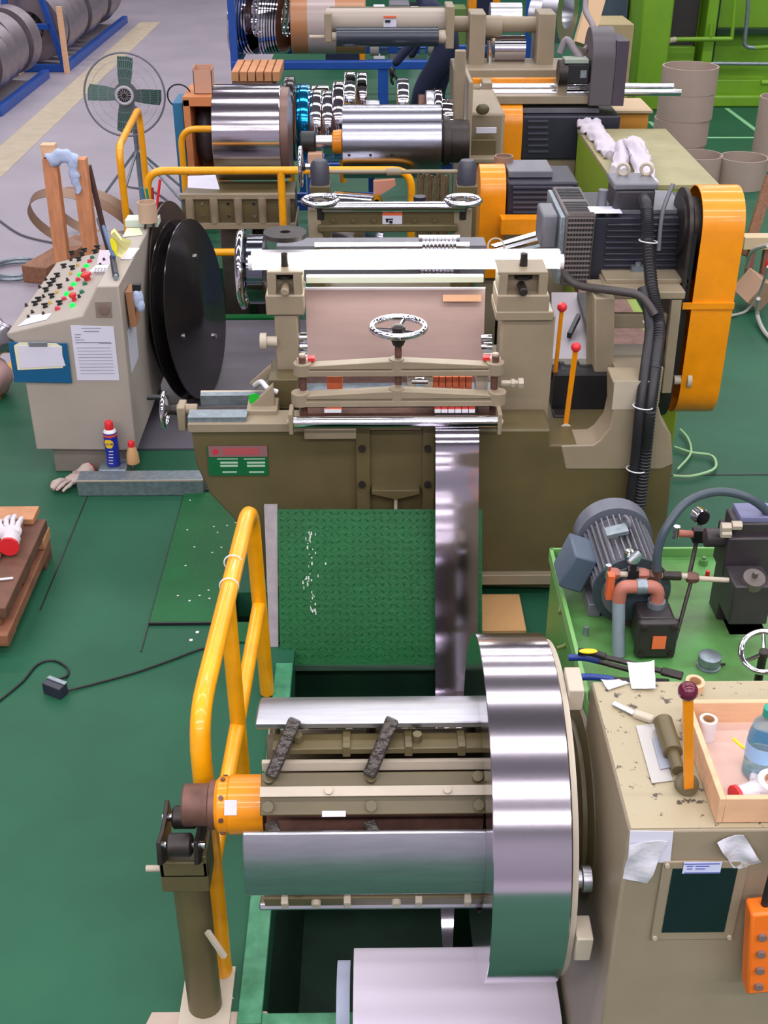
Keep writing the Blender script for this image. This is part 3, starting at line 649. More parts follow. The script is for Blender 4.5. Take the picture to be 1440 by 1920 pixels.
# left slanted bracket with cable
a = [XZ(*p, 4.12) for p in ((464, 775), (464, 764), (512, 718), (518, 775))]
MB().prism(a, 'y', 4.1, 4.13).build('gusset_bracket', BEIGE, sm, bev=.003)
a = [XZ(*p, 4.3) for p in ((468, 720), (508, 684), (512, 700), (480, 730))]
MB().prism(a, 'y', 4.3, 4.32).build('gusset_bracket', BEIGE, sm, bev=.002)
MB().tube([at(478, 722, Y=4.28), at(490, 716, Y=4.2), at(502, 728, Y=4.15), at(520, 735, Y=4.15)], .010, 10, 5).build('cable', WHITE, sm)
MB().quad([at(466, 740, Y=4.11), at(480, 737, Y=4.11), at(492, 748, Y=4.11), at(468, 757, Y=4.11)], (0, -.003, 0)).build('green_tag', mat('bright_green_tag', (14, 180, 40), .5), sm)
# ways at the left with lead screw and crank wheel
MB().fb(376, 742, 500, 760, 4.22, .035).build('rear_way', GALV, sm)
MB().fb(376, 736, 500, 741, 4.255, .02).build('rear_way_edge', PALE, sm)
MB().fb(462, 770, 520, 800, 4.06, .12).build('way_saddle', BEIGE, sm, bev=.004)
MB().fb(352, 783, 462, 794, Y1 + .002, .07).build('front_way', GALV, sm)
sc_ = at(420, 768, Y=4.12)
MB().cyl((at(345, 768, Y=4.12).x, 4.12, sc_.z), (at(470, 768, Y=4.12).x, 4.12, sc_.z), .012).build('lead_screw', IRON, sm)
c = at(342, 772, Y=4.12); MB().ob((c.x, 4.12, c.z - .015), (.03, .08, .10)).cyl((c.x - .02, 4.12, c.z + .01), (c.x + .06, 4.12, c.z + .01), .022).build('screw_bearing', BEIGE, sm, bev=.004)
MB().cyl((at(318, 765, Y=4.12).x, 4.12, sc_.z), (c.x, 4.12, sc_.z), .018, .022).build('wheel_shaft', IRON, sm)
w1 = wheel(sm, (at(309, 765, Y=4.12).x, 4.12, sc_.z), (1, 0, -.0), .066, .0095, 3, .02, dish=-.01)
c = at(300, 745, Y=4.10); MB().cyl((c.x + .01, 4.10, c.z), (at(276, 743, Y=4.1).x, 4.10, c.z), .009, .011).build('crank_handle', BLACK, sm)
# big chrome handwheel with drum at the left rear
c = at(468, 505, Y=4.85)
wheel(sm, (c.x - .03, 4.85, c.z), (1, 0, 0), .152, .017, 5, .04, dish=-.01, hubm=IRON)
MB().lathe((c.x - .01, 4.85, c.z), (1, 0, 0), [(0, .07), (.01, .145), (.075, .145), (.085, .10)], 48).build('drum', mat('dark_chrome', (120, 124, 136), .14, 1), sm)
# rolls and rear beam
MB().fb(520, 462, 910, 530, 4.95, .12).build('rear_beam', GREYM, sm)
for p0, p1, q, r_ in ((590, 880, 461, .016), (600, 905, 478, .022)):
    c = at(700, q, Y=4.84); MB().cyl((at(p0, q, Y=4.84).x, 4.84, c.z), (at(p1, q, Y=4.84).x, 4.84, c.z), r_).build('pinch_roll', CHROME, sm, ang=50)
for i in range(9):
    x = at(792 + i * 7.2, 456, Y=4.8).x; c = at(800, 456, Y=4.8); MB().lathe((x, 4.8, c.z), (1, 0, 0), [(0, .024), (.011, .024)], 24).build('spacer_ring', CHROME, sm)
MB().quad([at(785, 442, Y=5.0), at(862, 442, Y=5.0), at(862, 520, Y=4.75), at(788, 520, Y=4.75)], (0, .002, .002)).build('rear_strip', STEEL, sm)
# gearbox pit on the right, yoke columns
MB().fb(1034, 705, 1150, 838, 4.32, .10).build('cavity_shade_block', BLACK, sm)  # solid black block standing in for the shade inside the open cavity
a = [XZ(*p, 4.4) for p in ((1112, 552), (1150, 552), (1146, 730), (1148, 790), (1120, 815), (1095, 812), (1112, 740))]
MB().prism(a, 'y', 4.36, 4.58).build('yoke_column', BEIGE, sm, bev=.006)
MB().fb(1150, 690, 1240, 760, 4.3, .25).build('yoke_base', BEIGE, sm, bev=.004)
MB().fb(1150, 590, 1250, 616, 4.44, .03).build('yoke_crossbar', BEIGE, sm, bev=.003)
MB().beam(at(1268, 560, Y=4.42), at(1248, 735, Y=4.42), .04, .03, (0, 1, 0)).build('guard_stay', BEIGE, sm, bev=.003)
MB().fb(1140, 548, 1285, 562, 4.40, .30).build('motor_base', BEIGE, sm, bev=.004)
for q, p0, p1 in ((536, 1140, 1290), (524, 1136, 1292)):
    MB().fb(p0, q, p1, q + 8, 4.5, .3).build('motor_slide', BEIGE, sm, bev=.003)
c = at(1010 + 60, 715, Y=4.35)
MB().lathe((at(1034, 715, Y=4.4).x, 4.42, c.z - .01), (1, 0, 0), [(0, .05), (.03, .05), (.031, .062), (.05, .062), (.051, .05), (.09, .05), (.091, .066), (.11, .066), (.111, .05), (.17, .05)], 36).build('coupling', BLACK, sm)
MB().lathe((at(1125, 735, Y=4.45).x, 4.47, at(1110, 735, Y=4.45).z), (-1, 0, 0), [(0, .15), (.03, .15), (.04, .13), (.05, .05)], 56).build('gear_disc', OLIVE, sm)
MB().lathe((at(1262, 718, Y=4.5).x, 4.5, at(1270, 712, Y=4.5).z), (1, 0, 0), [(0, .02), (.05, .02), (.052, .035), (.07, .035)], 24).build('pulley_shaft', PALE, sm)
for (p, q, Yb, tp) in (((1054, 576), (1041, 700), 4.30, 0), ((1080, 651), (1060, 800), 4.12, 1)):
    t_ = at(*p, Y=Yb); b_ = at(*q, Y=Yb + .06)
    l_ = MB().beam(b_, t_ + (b_ - t_) * .05, .020 if tp else .016, .009, (0, -1, .2)).build('clutch_lever', YEL, sm, bev=.002, label='yellow flat lever')
    MB().ball(t_, .019).build('ball_knob', RED, l_)
    if tp: MB().lathe(b_ + Vector((0, .0, -.012)), (0, -.9, .4), [(-.01, .02), (.014, .024), (.022, .024)], 24).build('lever_boss', PALE, sm)
    else: MB().ob(b_ + Vector((0, .02, -.01)), (.03, .04, .03)).build('lever_boss', IRON, sm)
MB().fb(1036, 780, 1060, 830, 4.24, .07).build('lever_block', IRON, sm, bev=.004)
# lit tube lamp
lp = thing('tube_lamp', 'brightly lit white tube lamp across the slitting machine heads', 'lamp', (0, 4.42, 1.2))
c = at(740, 492, Y=4.42)
la, lb_ = at(470, 492, Y=4.42), at(1052, 494, Y=4.42)
MB().cyl((la.x, 4.42, c.z), (lb_.x, 4.42, c.z), .026, seg=24).build('lamp_tube', LIT, lp, label='glowing white tube')
MB().box(la.x, lb_.x, 4.45, 4.49, c.z - .02, c.z + .03).build('lamp_housing', WHITE, lp)
for x in (la.x, lb_.x): MB().cyl((x - .008, 4.42, c.z), (x + .008, 4.42, c.z), .029).build('end_cap', WHITE, lp)
MB().box(at(575, 515, Y=4.44).x, at(905, 515, Y=4.44).x, 4.40, 4.43, at(700, 527, Y=4.42).z, at(700, 516, Y=4.42).z).build('lamp_shelf', mat('pale_greenish_white', (224, 230, 206), .4), lp)
la_ = area('tube_lamp_light', ((la.x + lb_.x) / 2, 4.39, c.z), 1.1, .05, 1.0, (1, 1, .97), (R(-50), 0, 0))
# main motor
mo = thing('drive_motor', 'dark drive motor with grille and terminal box atop the right machine yoke', 'motor', (1.05, 4.75, 1.0))
mzt = at(1200, 408, Y=4.62).z; mzb = at(1200, 524, Y=4.62).z
mx0, mx1, mx2 = at(1056, 450, Y=4.62).x, at(1112, 450, Y=4.62).x, at(1312, 450, Y=4.62).x
dpt = .38
b = MB().box(mx1, mx2, 4.62, 4.62 + dpt, mzb, mzt)
for i in range(9): b.box(mx1 + .05, mx2 - .01, 4.612, 4.62, mzb + .03 + i * .024, mzb + .042 + i * .024)
b.build('motor_body', NAVY, mo, bev=.008)
MB().box(mx0, mx1, 4.60, 4.60 + dpt + .03, mzb - .02, mzt + .02).build('fan_housing', mat('grey_brown_enamel', (96, 88, 88), .45, var=.15), mo, bev=.006)
gm = MB()
for i in range(9):
    for j in range(12):
        pass
for i in range(10): gm.box(mx0 + .012 + i * .0118, mx0 + .0185 + i * .0118, 4.597, 4.6, mzb + .0, mzt - .0)
gm.build('front_grille', BLACK, mo)
gm = MB()
for i in range(15): gm.box(mx0 + .01, mx1 - .01, 4.596, 4.598, mzb + .005 + i * .0195, mzb + .013 + i * .0195)
gm.build('grille_bars', mat('dusty_grey_brown', (112, 102, 100), .5), mo)
gm = MB()
for i in range(7):
    for j in (0, 1): gm.box(mx0 + .012, mx1 - .012, 4.62 + j * .2 + i * .024, 4.632 + j * .2 + i * .024, mzt + .0195, mzt + .0225)
gm.build('top_grille', BLACK, mo)
MB().box(mx0 - .02, mx0, 4.60, 4.60 + dpt + .02, mzb - .01, mzt + .01).build('end_plate', GALV, mo, bev=.003)
MB().box(mx0 - .085, mx0 - .02, 4.65, 4.83, mzb + .12, mzb + .26).build('brake_unit', GREYM, mo, bev=.01)
MB().box(mx0 + .10, mx0 + .225, 4.605, 4.70, mzt + .021, mzt + .023).build('paper_label', PAPER, mo)
MB().box(mx1 + .10, mx2 - .06, 4.66, 4.62 + dpt - .05, mzt, mzt + .02).build('top_plate', GREYM, mo, bev=.003)
t0 = at(1150, 395, Y=4.66); t1 = at(1226, 395, Y=4.66)
MB().box(t0.x, t1.x, 4.66, 4.82, mzt + .01, mzt + .10).build('terminal_box', mat('dark_box_enamel', (58, 54, 60), .45), mo, bev=.012)
MB().box(t0.x - .006, t1.x + .006, 4.655, 4.83, mzt + .10, mzt + .125).build('terminal_lid', GREYM, mo, bev=.006)
for x in (t0.x + .05, t1.x - .02): MB().torus((x, 4.78, mzt + .15), (.4, 1, 0), .022, .007, 20, 8).build('lifting_eye', PALE, mo)
MB().cyl((t0.x - .04, 4.72, mzt), (t0.x - .035, 4.72, mzt + .085), .02, seg=16).build('cable_gland', GREYM, mo)
for p0 in (1195, 1280):
    c = at(p0, 505, Y=4.6); MB().ob((c.x, 4.61, c.z), (.05, .05, .03)).cyl((c.x, 4.595, c.z + .01), (c.x, 4.595, c.z + .03), .012).build('foot_bolt', GALV, mo)
# belt guard
bg = thing('belt_guard', 'tall orange belt guard standing at the right of the drive motor', 'guard', at(1330, 760, Y=4.55))
def capsule(x0, x1, y0, y1, z0, z1, th, n=14):
    cy = (y0 + y1) / 2; r_ = (y1 - y0) / 2; o = []; i_ = []
    for s_ in range(n + 1):
        t = math.pi * s_ / n; o.append((cy - r_ * math.cos(t), z1 - r_ + r_ * math.sin(t)))
    for s_ in range(n + 1):
        t = math.pi * s_ / n; o.append((cy + r_ * math.cos(t), z0 + r_ - r_ * math.sin(t)))
    return o
gx0, gx1 = at(1322, 560, Y=4.5).x - .0, at(1322, 560, Y=4.5).x + .175
gx0 = at(1295, 570, Y=4.5).x; gx1 = at(1372, 570, Y=4.5).x
gz1 = at(1370, 352, Y=4.6).z; gz0 = at(1310, 786, Y=4.52).z
o = capsule(0, 0, 4.48, 4.78, gz0, gz1, .0)
mb = MB()
n = len(o); cy = 4.63; cz = (gz0 + gz1) / 2
inner = [(cy + (p[0] - cy) * .975, cz + (p[1] - cz) * .992) for p in o]
vo = [[mb.bm.verts.new((x, p[0], p[1])) for p in o] for x in (gx0, gx1)]; vi = [[mb.bm.verts.new((x, p[0], p[1])) for p in inner] for x in (gx0, gx1 - .003)]
for k in range(n):
    l = (k + 1) % n
    mb.bm.faces.new((vo[0][k], vo[0][l], vo[1][l], vo[1][k])); mb.bm.faces.new((vi[0][k], vi[1][k], vi[1][l], vi[0][l])); mb.bm.faces.new((vo[0][k], vi[0][k], vi[0][l], vo[0][l]))
mb.bm.faces.new(vo[1]); mb.bm.faces.new(vi[1][::-1])
mb.build('guard_shell', YEL, bg, ang=50)
MB().prism([(cy + (p[0] - cy) * 1.03, cz + (p[1] - cz) * 1.0) for p in capsule(0, 0, 4.482, 4.778, gz0 + .005, gz1 - .01, 0)], 'x', gx0 - .05, gx0 - .035).build('back_plate', IRON, bg)
MB().torus((gx0 - .03, 4.63, gz1 - .16), (1, 0, 0), .11, .012, 30, 8).lathe((gx0 - .06, 4.63, gz1 - .16), (1, 0, 0), [(0, .03), (0, .115), (.07, .115), (.07, .03)], 36).build('upper_pulley', IRON, bg)
MB().lathe((gx0 - .105, 4.60, gz0 + .17), (1, 0, 0), [(0, .03), (.0, .17), (.06, .17), (.06, .03)], 48).build('lower_pulley', IRON, bg)
MB().box(gx0 - .028, gx0 - .012, 4.5, 4.515, gz0 + .2, gz1 - .15).box(gx0 - .028, gx0 - .012, 4.745, 4.76, gz0 + .2, gz1 - .15).build('drive_belt', BLACK, bg)
c = at(1330, 573, Y=4.478); MB().box(at(1280, 573, Y=4.47).x, gx1 + .002, 4.470, 4.48, c.z - .013, c.z + .013).build('guard_strap', YEL, bg, label='orange strap across the guard')
# cables down the side
cb = thing('cable_conduit', 'black corrugated conduit hanging from the motor terminal box to the floor', 'cable', at(1190, 950, Y=3.9))
pth = [at(1207, 372, Y=4.62), at(1213, 392, Y=4.56), at(1214, 450, Y=4.50), at(1222, 540, Y=4.36), at(1236, 610, Y=4.25), at(1228, 690, Y=4.05), at(1218, 770, Y=3.96), at(1208, 870, Y=3.955), at(1196, 965, Y=3.95)]
def rib(t): return .0225 + .0022 * math.sin(t * 700)
MB().tube(pth, lambda t: .023, 14, 8).build('conduit', BLACK, cb)
n_ = 0; mbr = MB()
P_ = []
for i in range(len(pth) - 1):
    for k in range(16): P_.append(pth[i].lerp(pth[i + 1], k / 16))
for i in range(0, len(P_) - 1, 1): mbr.torus(P_[i], P_[i + 1] - P_[i], .0225, .0035, 16, 4)
mbr.build('conduit_rings', mat('dark_grey_rubber', (44, 42, 48), .5), cb)
MB().tube([p + Vector((-.036, .0, 0)) for p in pth[3:]], .02, 12, 8).build('inner_cable', mat('dark_cable', (30, 28, 34), .5), cb)
MB().tube([at(1060, 515, Y=4.6), at(1085, 535, Y=4.5), at(1150, 545, Y=4.34), at(1200, 555, Y=4.3), at(1228, 590, Y=4.26)], .016, 12, 6).build('branch_cable', mat('dusty_cable', (66, 60, 60), .5), cb)
for (p, q, yy) in ((1228, 452, 4.5), (1236, 605, 4.28), (1218, 762, 3.955), (1205, 880, 3.955)):
    c = at(p - 8, q, Y=yy); MB().torus(c + Vector((-.01, 0, 0)), (.1, .1, 1), .036, .0025, 24, 6).build('cable_tie', WHITE, cb)
MB().tube([at(1235, 470, Y=4.58), at(1242, 400, Y=4.62), at(1262, 345, Y=4.66)], .009, 10, 6).build('thin_hose', GREYM, cb)
# checker plate ramp in front of the machine
pr = thing('checker_ramp', 'green diamond checker plate leaning between the machine front and the pit', 'plate', (.0, 3.7, 0))
q0 = at(520, 955, Y=3.89); q1 = at(812 + 92, 955, Y=3.89); q2 = at(812 + 92, 1247, Y=3.60); q3 = at(526, 1247, Y=3.60)
nrm = (q1 - q0).cross(q3 - q0).normalized(); nrm = nrm if nrm.y < 0 else -nrm
MB().quad([q3, q2, q1, q0], nrm * -.006).build('plate', GREEN2, pr)
dm = MB(); U = (q1 - q0); Vv = (q3 - q0); Lx, Ly = U.length, Vv.length; u = U.normalized(); v = Vv.normalized()
nx, ny = int(Lx / .0275), int(Ly / .0275)
for i in range(nx):
    for j in range(ny):
        c = q0 + u * (.0275 * (i + .5)) + v * (.0275 * (j + .5)) + nrm * .0004
        s_ = 1 if (i + j) % 2 else -1; d = (u * .7 + v * .7 * s_); e = (u * .7 - v * .7 * s_)
        a_, b_, c_, d_ = c - d * .010, c + e * .0032, c + d * .010, c - e * .0032
        top = c + nrm * .0018
        vs = [dm.bm.verts.new(x) for x in (a_, b_, c_, d_)]; tp = [dm.bm.verts.new(top - d * .005), dm.bm.verts.new(top + d * .005)]
        dm.bm.faces.new((vs[0], vs[1], tp[1], tp[0])); dm.bm.faces.new((vs[1], vs[2], tp[1])); dm.bm.faces.new((vs[2], vs[3], tp[0], tp[1])); dm.bm.faces.new((vs[3], vs[0], tp[0]))
dm.build('raised_pattern', GREEN2, pr)
wm = MB()
for i in range(46):
    s_, t_ = random.gauss(.15, .022), random.uniform(.12, .66)
    c = q0 + U * s_ + Vv * t_ + nrm * .0016; wd = random.uniform(.002, .006); hh = random.uniform(.003, .014)
    wm.quad([c, c + u * wd, c + u * wd + v * hh, c + v * hh], nrm * .0008)
wm.build('paint_wear', mat('worn_white_paint', (190, 200, 190), .5), pr)
MB().quad([at(532, 1258, Y=3.59), at(905, 1256, Y=3.59), at(905, 1247, Y=3.60), at(528, 1247, Y=3.60)], (0, .01, 0)).build('plate_lip', DGREEN, pr)
for x in (q3.x + .03, q2.x - .03): MB().beam((x, 3.64, -.01), (x, 3.9, .40), .03, .02).build('support_bar', DGREEN, pr)
MB().quad([at(506, 1230, Y=3.63), at(522, 1230, Y=3.63), at(520, 948, Y=3.9), at(495, 948, Y=3.9)], (0, .012, 0)).build('grey_board', mat('grey_plank', (150, 142, 146), .7, var=.2, vs=20), label='grey wooden strip leaning left of the green checker plate', cat='board')
MB().box(.10, .60, 3.70, 3.95, .001, .03).build('cardboard_sheet', mat('tan_board', (190, 146, 96), .6, var=.1), label='tan board lying on the floor under the machine, right of the strip', cat='board')
# ================================================================ CONTROL CONSOLE
cs = thing('control_console', 'grey beige operator control console with green and red buttons, clipboard on its end', 'console', (-1.3, 5.5, 0))
YC0 = 5.05; YC1 = 6.05
pf = [XZ(*p, YC0) for p in ((68, 843), (257, 845), (222, 536), (181, 537), (155, 592), (12, 625), (14, 632), (36, 648))]
N_, S1, S2 = pf[5], pf[4], pf[3]
MB().prism(pf, 'y', YC0, YC1).build('console_body', BOX, cs, bev=.006)
fx = [XZ(*p, YC0 + .02) for p in ((85, 843), (235, 845))]
for y_ in (YC0 + .03, YC1 - .13): MB().box(fx[0][0] + .03, fx[1][0] + .02, y_, y_ + .1, .0, fx[0][1] + .01).build('plinth', mat('plinth_enamel', (132, 124, 116), .5), cs, bev=.004)
nd = Vector((N_[0] - S1[0], 0, N_[1] - S1[1])).cross(Vector((0, 1, 0))); nd = nd if nd.z > 0 else -nd; nd.normalize()
PD = (Vector((N_[0], YC0, N_[1])), nd)
def deck(x, y): return at(x / 4.8, 420 + y / 4.8, pl=PD)
for x, y in ((650,275),(763,252),(880,225),(860,262),(743,285),(712,330),(578,392),(655,408),(520,475),(484,522),(455,557),(418,607),(540,575),(352,693),(320,730),(470,662),(410,750),(540,725)):
    c = deck(x, y); s_ = MB().lathe(c, nd, [(0, .013), (.005, .013), (.006, .009), (.014, .008)], 16).build('selector_switch', BLACK, cs)
    MB().beam(c + nd * .017 + Vector((-.013, -.004, 0)), c + nd * .017 + Vector((.016, .006, 0)), .006, .009).build('switch_knob', BLACK, s_)
for lst, m, nm, r_ in ((((780,385),(722,465),(665,550),(605,638),(655,740)), GBTN, 'green_button', .0125), (((810,342),(755,422),(705,508),(640,590),(580,682),(520,770)), mat('dull_red_button', (200, 60, 80), .4), 'red_button', .011), (((833,310),(767,545),(740,620)), mat('dull_green_button', (44, 110, 88), .4), 'push_button', .010), (((715,660),(640,330),(610,510),(940,330),(295,800),(395,815),(260,845),(395,660),(908,376),(240,740),(415,505),(360,575)), IRON, 'push_button', .006), (((640,455),(515,622),(455,717),(700,378)), mat('amber_lens', (190, 160, 80), .4), 'pilot_lamp', .007)):
    for x, y in lst:
        c = deck(x, y); MB().lathe(c, nd, [(0, r_ + .003), (.004, r_ + .003), (.005, r_), (.013, r_), (.015, r_ * .8)], 18).build(nm, m, cs)
for x, y, r_ in ((790, 505, .027), (672, 690, .018)):
    c = deck(x, y); MB().lathe(c, nd, [(0, r_ * .6), (.02, r_ * .6), (.022, r_), (.034, r_), (.038, r_ * .7)], 24).build('emergency_stop', RED, cs, label='red mushroom stop button')
# paper strip on the deck edge, calculator, notes
def onplane(name, label, cat, pts, pl, m, th=.0015, up=.0015, parent=None):
    q = [at(*p, pl=pl) + pl[1] * up for p in pts]; mb = MB().quad(q, pl[1] * th)
    return mb.build(name, m, parent, label=label, cat=cat)
onplane('paper_strip', 'white paper strip taped along the near edge of the console deck', 'paper', [(33, 613), (88, 600), (98, 588), (58, 592)], PD, PAPER)
PT = (Vector((0, 0, pf[2][1])), Vector((0, 0, 1)))
onplane('calculator', 'white calculator lying on the console deck beside the emergency stop', 'calculator', [(168, 514), (207, 513), (209, 501), (182, 501)], PD, WHITE, .012, .001)
mb = MB()
for i in range(5):
    for j in range(3):
        p = at(178 + i * 5.6 + j * 1.2, 510 - j * 3.2, pl=(PD[0] + PD[1] * .0135, PD[1])); mb.ob(p, (.009, .009, .003))
mb.build('calculator_keys', mat('grey_keys', (110, 108, 120), .5), bpy.data.objects['calculator'])
onplane('pink_notes', 'pale pink paper notes lying on the far end of the console deck', 'paper', [(187, 470), (207, 470), (210, 498), (182, 496)], PD, mat('pale_pink_paper', (206, 192, 206), .6))
onplane('form_paper', 'printed form paper lying on the flat console top behind the marker', 'paper', [(226, 487), (246, 487), (262, 466), (240, 466)], PT, PAPER)
# marker and yellow scraper, box with notes
mk = thing('marker_pen', 'dark grey marker pen lying across the console top below the yellow pad', 'pen', at(217, 517, Z=PT[0].z))
MB().cyl(at(217, 517, Z=PT[0].z + .012), at(211, 482, Z=PT[0].z + .012), .014).build('barrel', NAVY, mk); MB().cyl(at(217, 517, Z=PT[0].z + .012), at(217.6, 521, Z=PT[0].z + .012), .011).build('cap', GALV, mk)
yn = thing('note_wad', 'pale yellow crumpled note pad with bright yellow stripe on the console top', 'note pad', at(228, 480, Z=PT[0].z))
p_ = [at(218, 478, Z=PT[0].z + .02), at(208, 440, Z=PT[0].z + .12), at(214, 434, Z=PT[0].z + .13), at(228, 452, Z=PT[0].z + .09), at(246, 456, Z=PT[0].z + .05), at(238, 470, Z=PT[0].z + .02), at(228, 484, Z=PT[0].z + .003)]
MB()._hull(p_, [q + Vector((0, .012, .012)) for q in p_]).build('pad', mat('pale_yellow_paper', (232, 226, 150), .6), yn)
p_ = [at(214, 478, Z=PT[0].z + .02), at(207, 450, Z=PT[0].z + .10), at(212, 446, Z=PT[0].z + .10), at(220, 458, Z=PT[0].z + .07), at(220, 480, Z=PT[0].z + .02)]
MB()._hull([q + Vector((0, -.014, 0)) for q in p_], [q + Vector((0, -.006, .004)) for q in p_]).build('stripe', mat('bright_yellow_film', (236, 226, 30), .4), yn)
MB().tube([at(214, 482, Z=PT[0].z + .03), at(207, 466, Z=PT[0].z + .05), at(200, 445, Z=PT[0].z + .08), at(194, 425, Z=PT[0].z + .10)], .009, 10, 4).build('blue_rod', mat('blue_grey_plastic', (72, 100, 140), .5), label='blue grey thin rod standing up behind the console marker', cat='rod')
b_ = at(255, 440, Z=PT[0].z)
MB().box(b_.x - .075, b_.x + .09, YC1 - .12, YC1 - .02, PT[0].z, PT[0].z + .035).build('note_box', mat('white_mint_box', (206, 216, 200), .5), label='white note box on the far end of the console top', cat='box')
onplane('green_note_sheet', 'pale green sheet under the white note box on the console', 'paper', [(230, 445), (268, 441), (262, 428), (238, 428)], PT, mat('pale_green_paper', (214, 226, 186), .6), up=.001)
ph = thing('pen_pot', 'tan cardboard pen pot holding green and red pens behind the console', 'pen pot', (b_.x + .06, YC1 + .02, PT[0].z + .036))
c = Vector((b_.x + .055, YC1 - .06, PT[0].z + .036))
MB().pipe(c, c + Vector((0, 0, .10)), .048, .043, 30).build('pot', mat('tan_card', (190, 160, 136), .7), ph); MB().cyl(c, c + Vector((0, 0, .004)), .044).build('pot_base', CARD, ph)
ph.location = c; 
for o_ in kids(ph):
    pass
for i, (dx, m, l, hh) in enumerate(((-.03, TEAL, 'green', .15), (-.012, mat('green_pen', (30, 130, 100), .4), 'dark green', .145), (.012, mat('dark_red_pen', (140, 40, 50), .4), 'dark red', .15), (.03, RED, 'bright red', .19))):
    MB().cyl(c + Vector((dx * .6, 0, .005)), c + Vector((dx * 1.3 + (.02 if i == 3 else 0), .005, hh)), .007).build('pen', m, label='%s pen standing in the tan cardboard pot' % l, cat='pen', group='pens in the cardboard pot')
# end face: clipboard, form, brown square
cl = thing('clipboard', 'blue clipboard with white papers hanging on the end face of the console', 'clipboard', at(75, 720, Y=YC0 - .01))
MB().prism([XZ(*p, YC0 - .01) for p in ((15, 641), (126, 643), (135, 718), (27, 716))], 'y', YC0 - .014, YC0 - .008).build('board', mat('teal_blue_board', (0, 88, 132), .4), cl, bev=.002)
MB().prism([XZ(*p, YC0 - .017) for p in ((26, 648), (36, 642), (105, 644), (116, 650), (118, 690), (33, 694))], 'y', YC0 - .0165, YC0 - .0145).build('yellow_sheet', mat('cream_paper', (226, 222, 190), .6), cl)
MB().prism([XZ(*p, YC0 - .018) for p in ((33, 648), (112, 650), (123, 686), (38, 690))], 'y', YC0 - .0185, YC0 - .0168).build('white_sheet', PAPER, cl)
MB().fb(53, 642, 88, 650, YC0 - .024, .008).build('clip', GALV, cl, bev=.002)
fm = thing('printed_form', 'white printed form taped upright on the console end face', 'form', at(180, 713, Y=YC0))
fp = [XZ(*p, YC0 - .002) for p in ((132, 610), (213, 612), (224, 713), (145, 713))]
MB().prism(fp, 'y', YC0 - .0032, YC0 - .0015).build('sheet', PAPER, fm)
mb = MB()
for q, a_, b2 in ((615, 152, 190), (621, 157, 186), (627, 140, 152), (637, 141, 158), (642, 142, 208), (643.5, 186, 210), (632, 140, 150)): mb.fb(a_, q, b2, q + 1.1, YC0 - .0042, .001)
for k in range(9): mb.fb(144 + k * .9, 652 + k * 6, 208 + k * .9, 652.7 + k * 6, YC0 - .0042, .001)
mb.build('print', INK, fm)
MB().prism([XZ(*p, YC0 - .002) for p in ((178, 567), (208, 566), (210, 595), (181, 595))], 'y', YC0 - .004, YC0 - .001).build('vent_plate', mat('brown_grey_plate', (132, 116, 108), .5), cs)
c = at(195, 581, Y=YC0 - .004); MB().lathe((c.x, c.y, c.z), (0, -1, 0), [(0, .026), (.003, .026), (.004, .018)], 28).build('vent_cover', mat('brown_cover', (120, 100, 92), .5), cs)
# side face items
sx = pf[1][0]
sidep = lambda px, py: at(px, py, Y=5.2)
cc = at(247, 560, Y=5.25)
MB().beam((at(240, 540, Y=5.2).x + .012, 5.2, at(240, 540, Y=5.2).z), (at(246, 605, Y=5.2).x + .02, 5.2, at(246, 605, Y=5.2).z), .11, .03, (1, 0, 0)).build('cork_pocket', mat('brown_pocket_board', (166, 118, 84), .7), label='brown board pocket fixed on the right side of the console', cat='pocket')
p = at(258, 560, Y=5.18)
MB().ball((p.x, p.y, p.z), .035, (.8, .8, 1.5)).ball((p.x + .012, p.y - .01, p.z - .03), .025, (.8, .8, 1.3)).build('cotton_rag', FLANNEL, label='light blue rag hanging from the brown pocket on the console side', cat='rag')
p = at(258, 538, Y=5.18); MB().ob((p.x - .005, p.y, p.z), (.035, .03, .03)).build('binder_clip', BLACK, label='black binder clip holding the blue rag at the console side', cat='clip')
MB().quad([(at(242, 610, Y=5.2).x + .006, 5.12, at(242, 610, Y=5.2).z), (at(242, 610, Y=5.2).x + .006, 5.32, at(242, 610, Y=5.2).z), (at(252, 720, Y=5.2).x + .006, 5.32, at(252, 720, Y=5.2).z), (at(252, 720, Y=5.2).x + .006, 5.12, at(252, 720, Y=5.2).z)], (.002, 0, 0)).build('side_form', mat('shadowy_white_paper', (200, 200, 214), .6), label='white paper taped to the right side of the console', cat='form')
# channel beam on the floor, spray can, bottle, rag
bm_ = thing('channel_beam', 'galvanised steel channel lying on the green floor before the console', 'beam', (-1.1, 4.9, 0))
bz = .085
MB().box(-1.385, -.79, 4.83, 4.93, .0, bz).build('channel', GALV, bm_, bev=.005)
MB().box(-1.385, -.79, 4.828, 4.831, bz - .006, bz + .002).build('channel_edge', PALE, bm_)
MB().box(-1.30, -1.17, 4.93, 5.045, .0, bz + .002).build('crossing_channel', GALV, bm_, bev=.004)
MB().box(-.86, -.77, 4.85, 4.95, .0, .02).build('rubber_pad', BLACK, bm_)
sc2 = at(181, 853, Z=bz + .003); sc2.y = 4.985; sc2.x = -1.235
cn = thing('spray_can', 'blue lubricant spray can with red cap and yellow label, before the console', 'spray can', sc2)
zb_ = sc2.z
SB = mat('blue_can_print', (26, 40, 150), .35)
MB().lathe(sc2, (0, 0, 1), [(0, .030), (.003, .0325), (.172, .0325), (.176, .031)], 36).build('can_body', SB, cn)
MB().lathe(sc2 + Vector((0, 0, .176)), (0, 0, 1), [(0, .031), (.008, .028), (.018, .018)], 30).build('can_dome', WHITE, cn)
MB().lathe(sc2 + Vector((0, 0, .19)), (0, 0, 1), [(0, .021), (.035, .020), (.04, .016)], 24).build('cap', RED, cn)
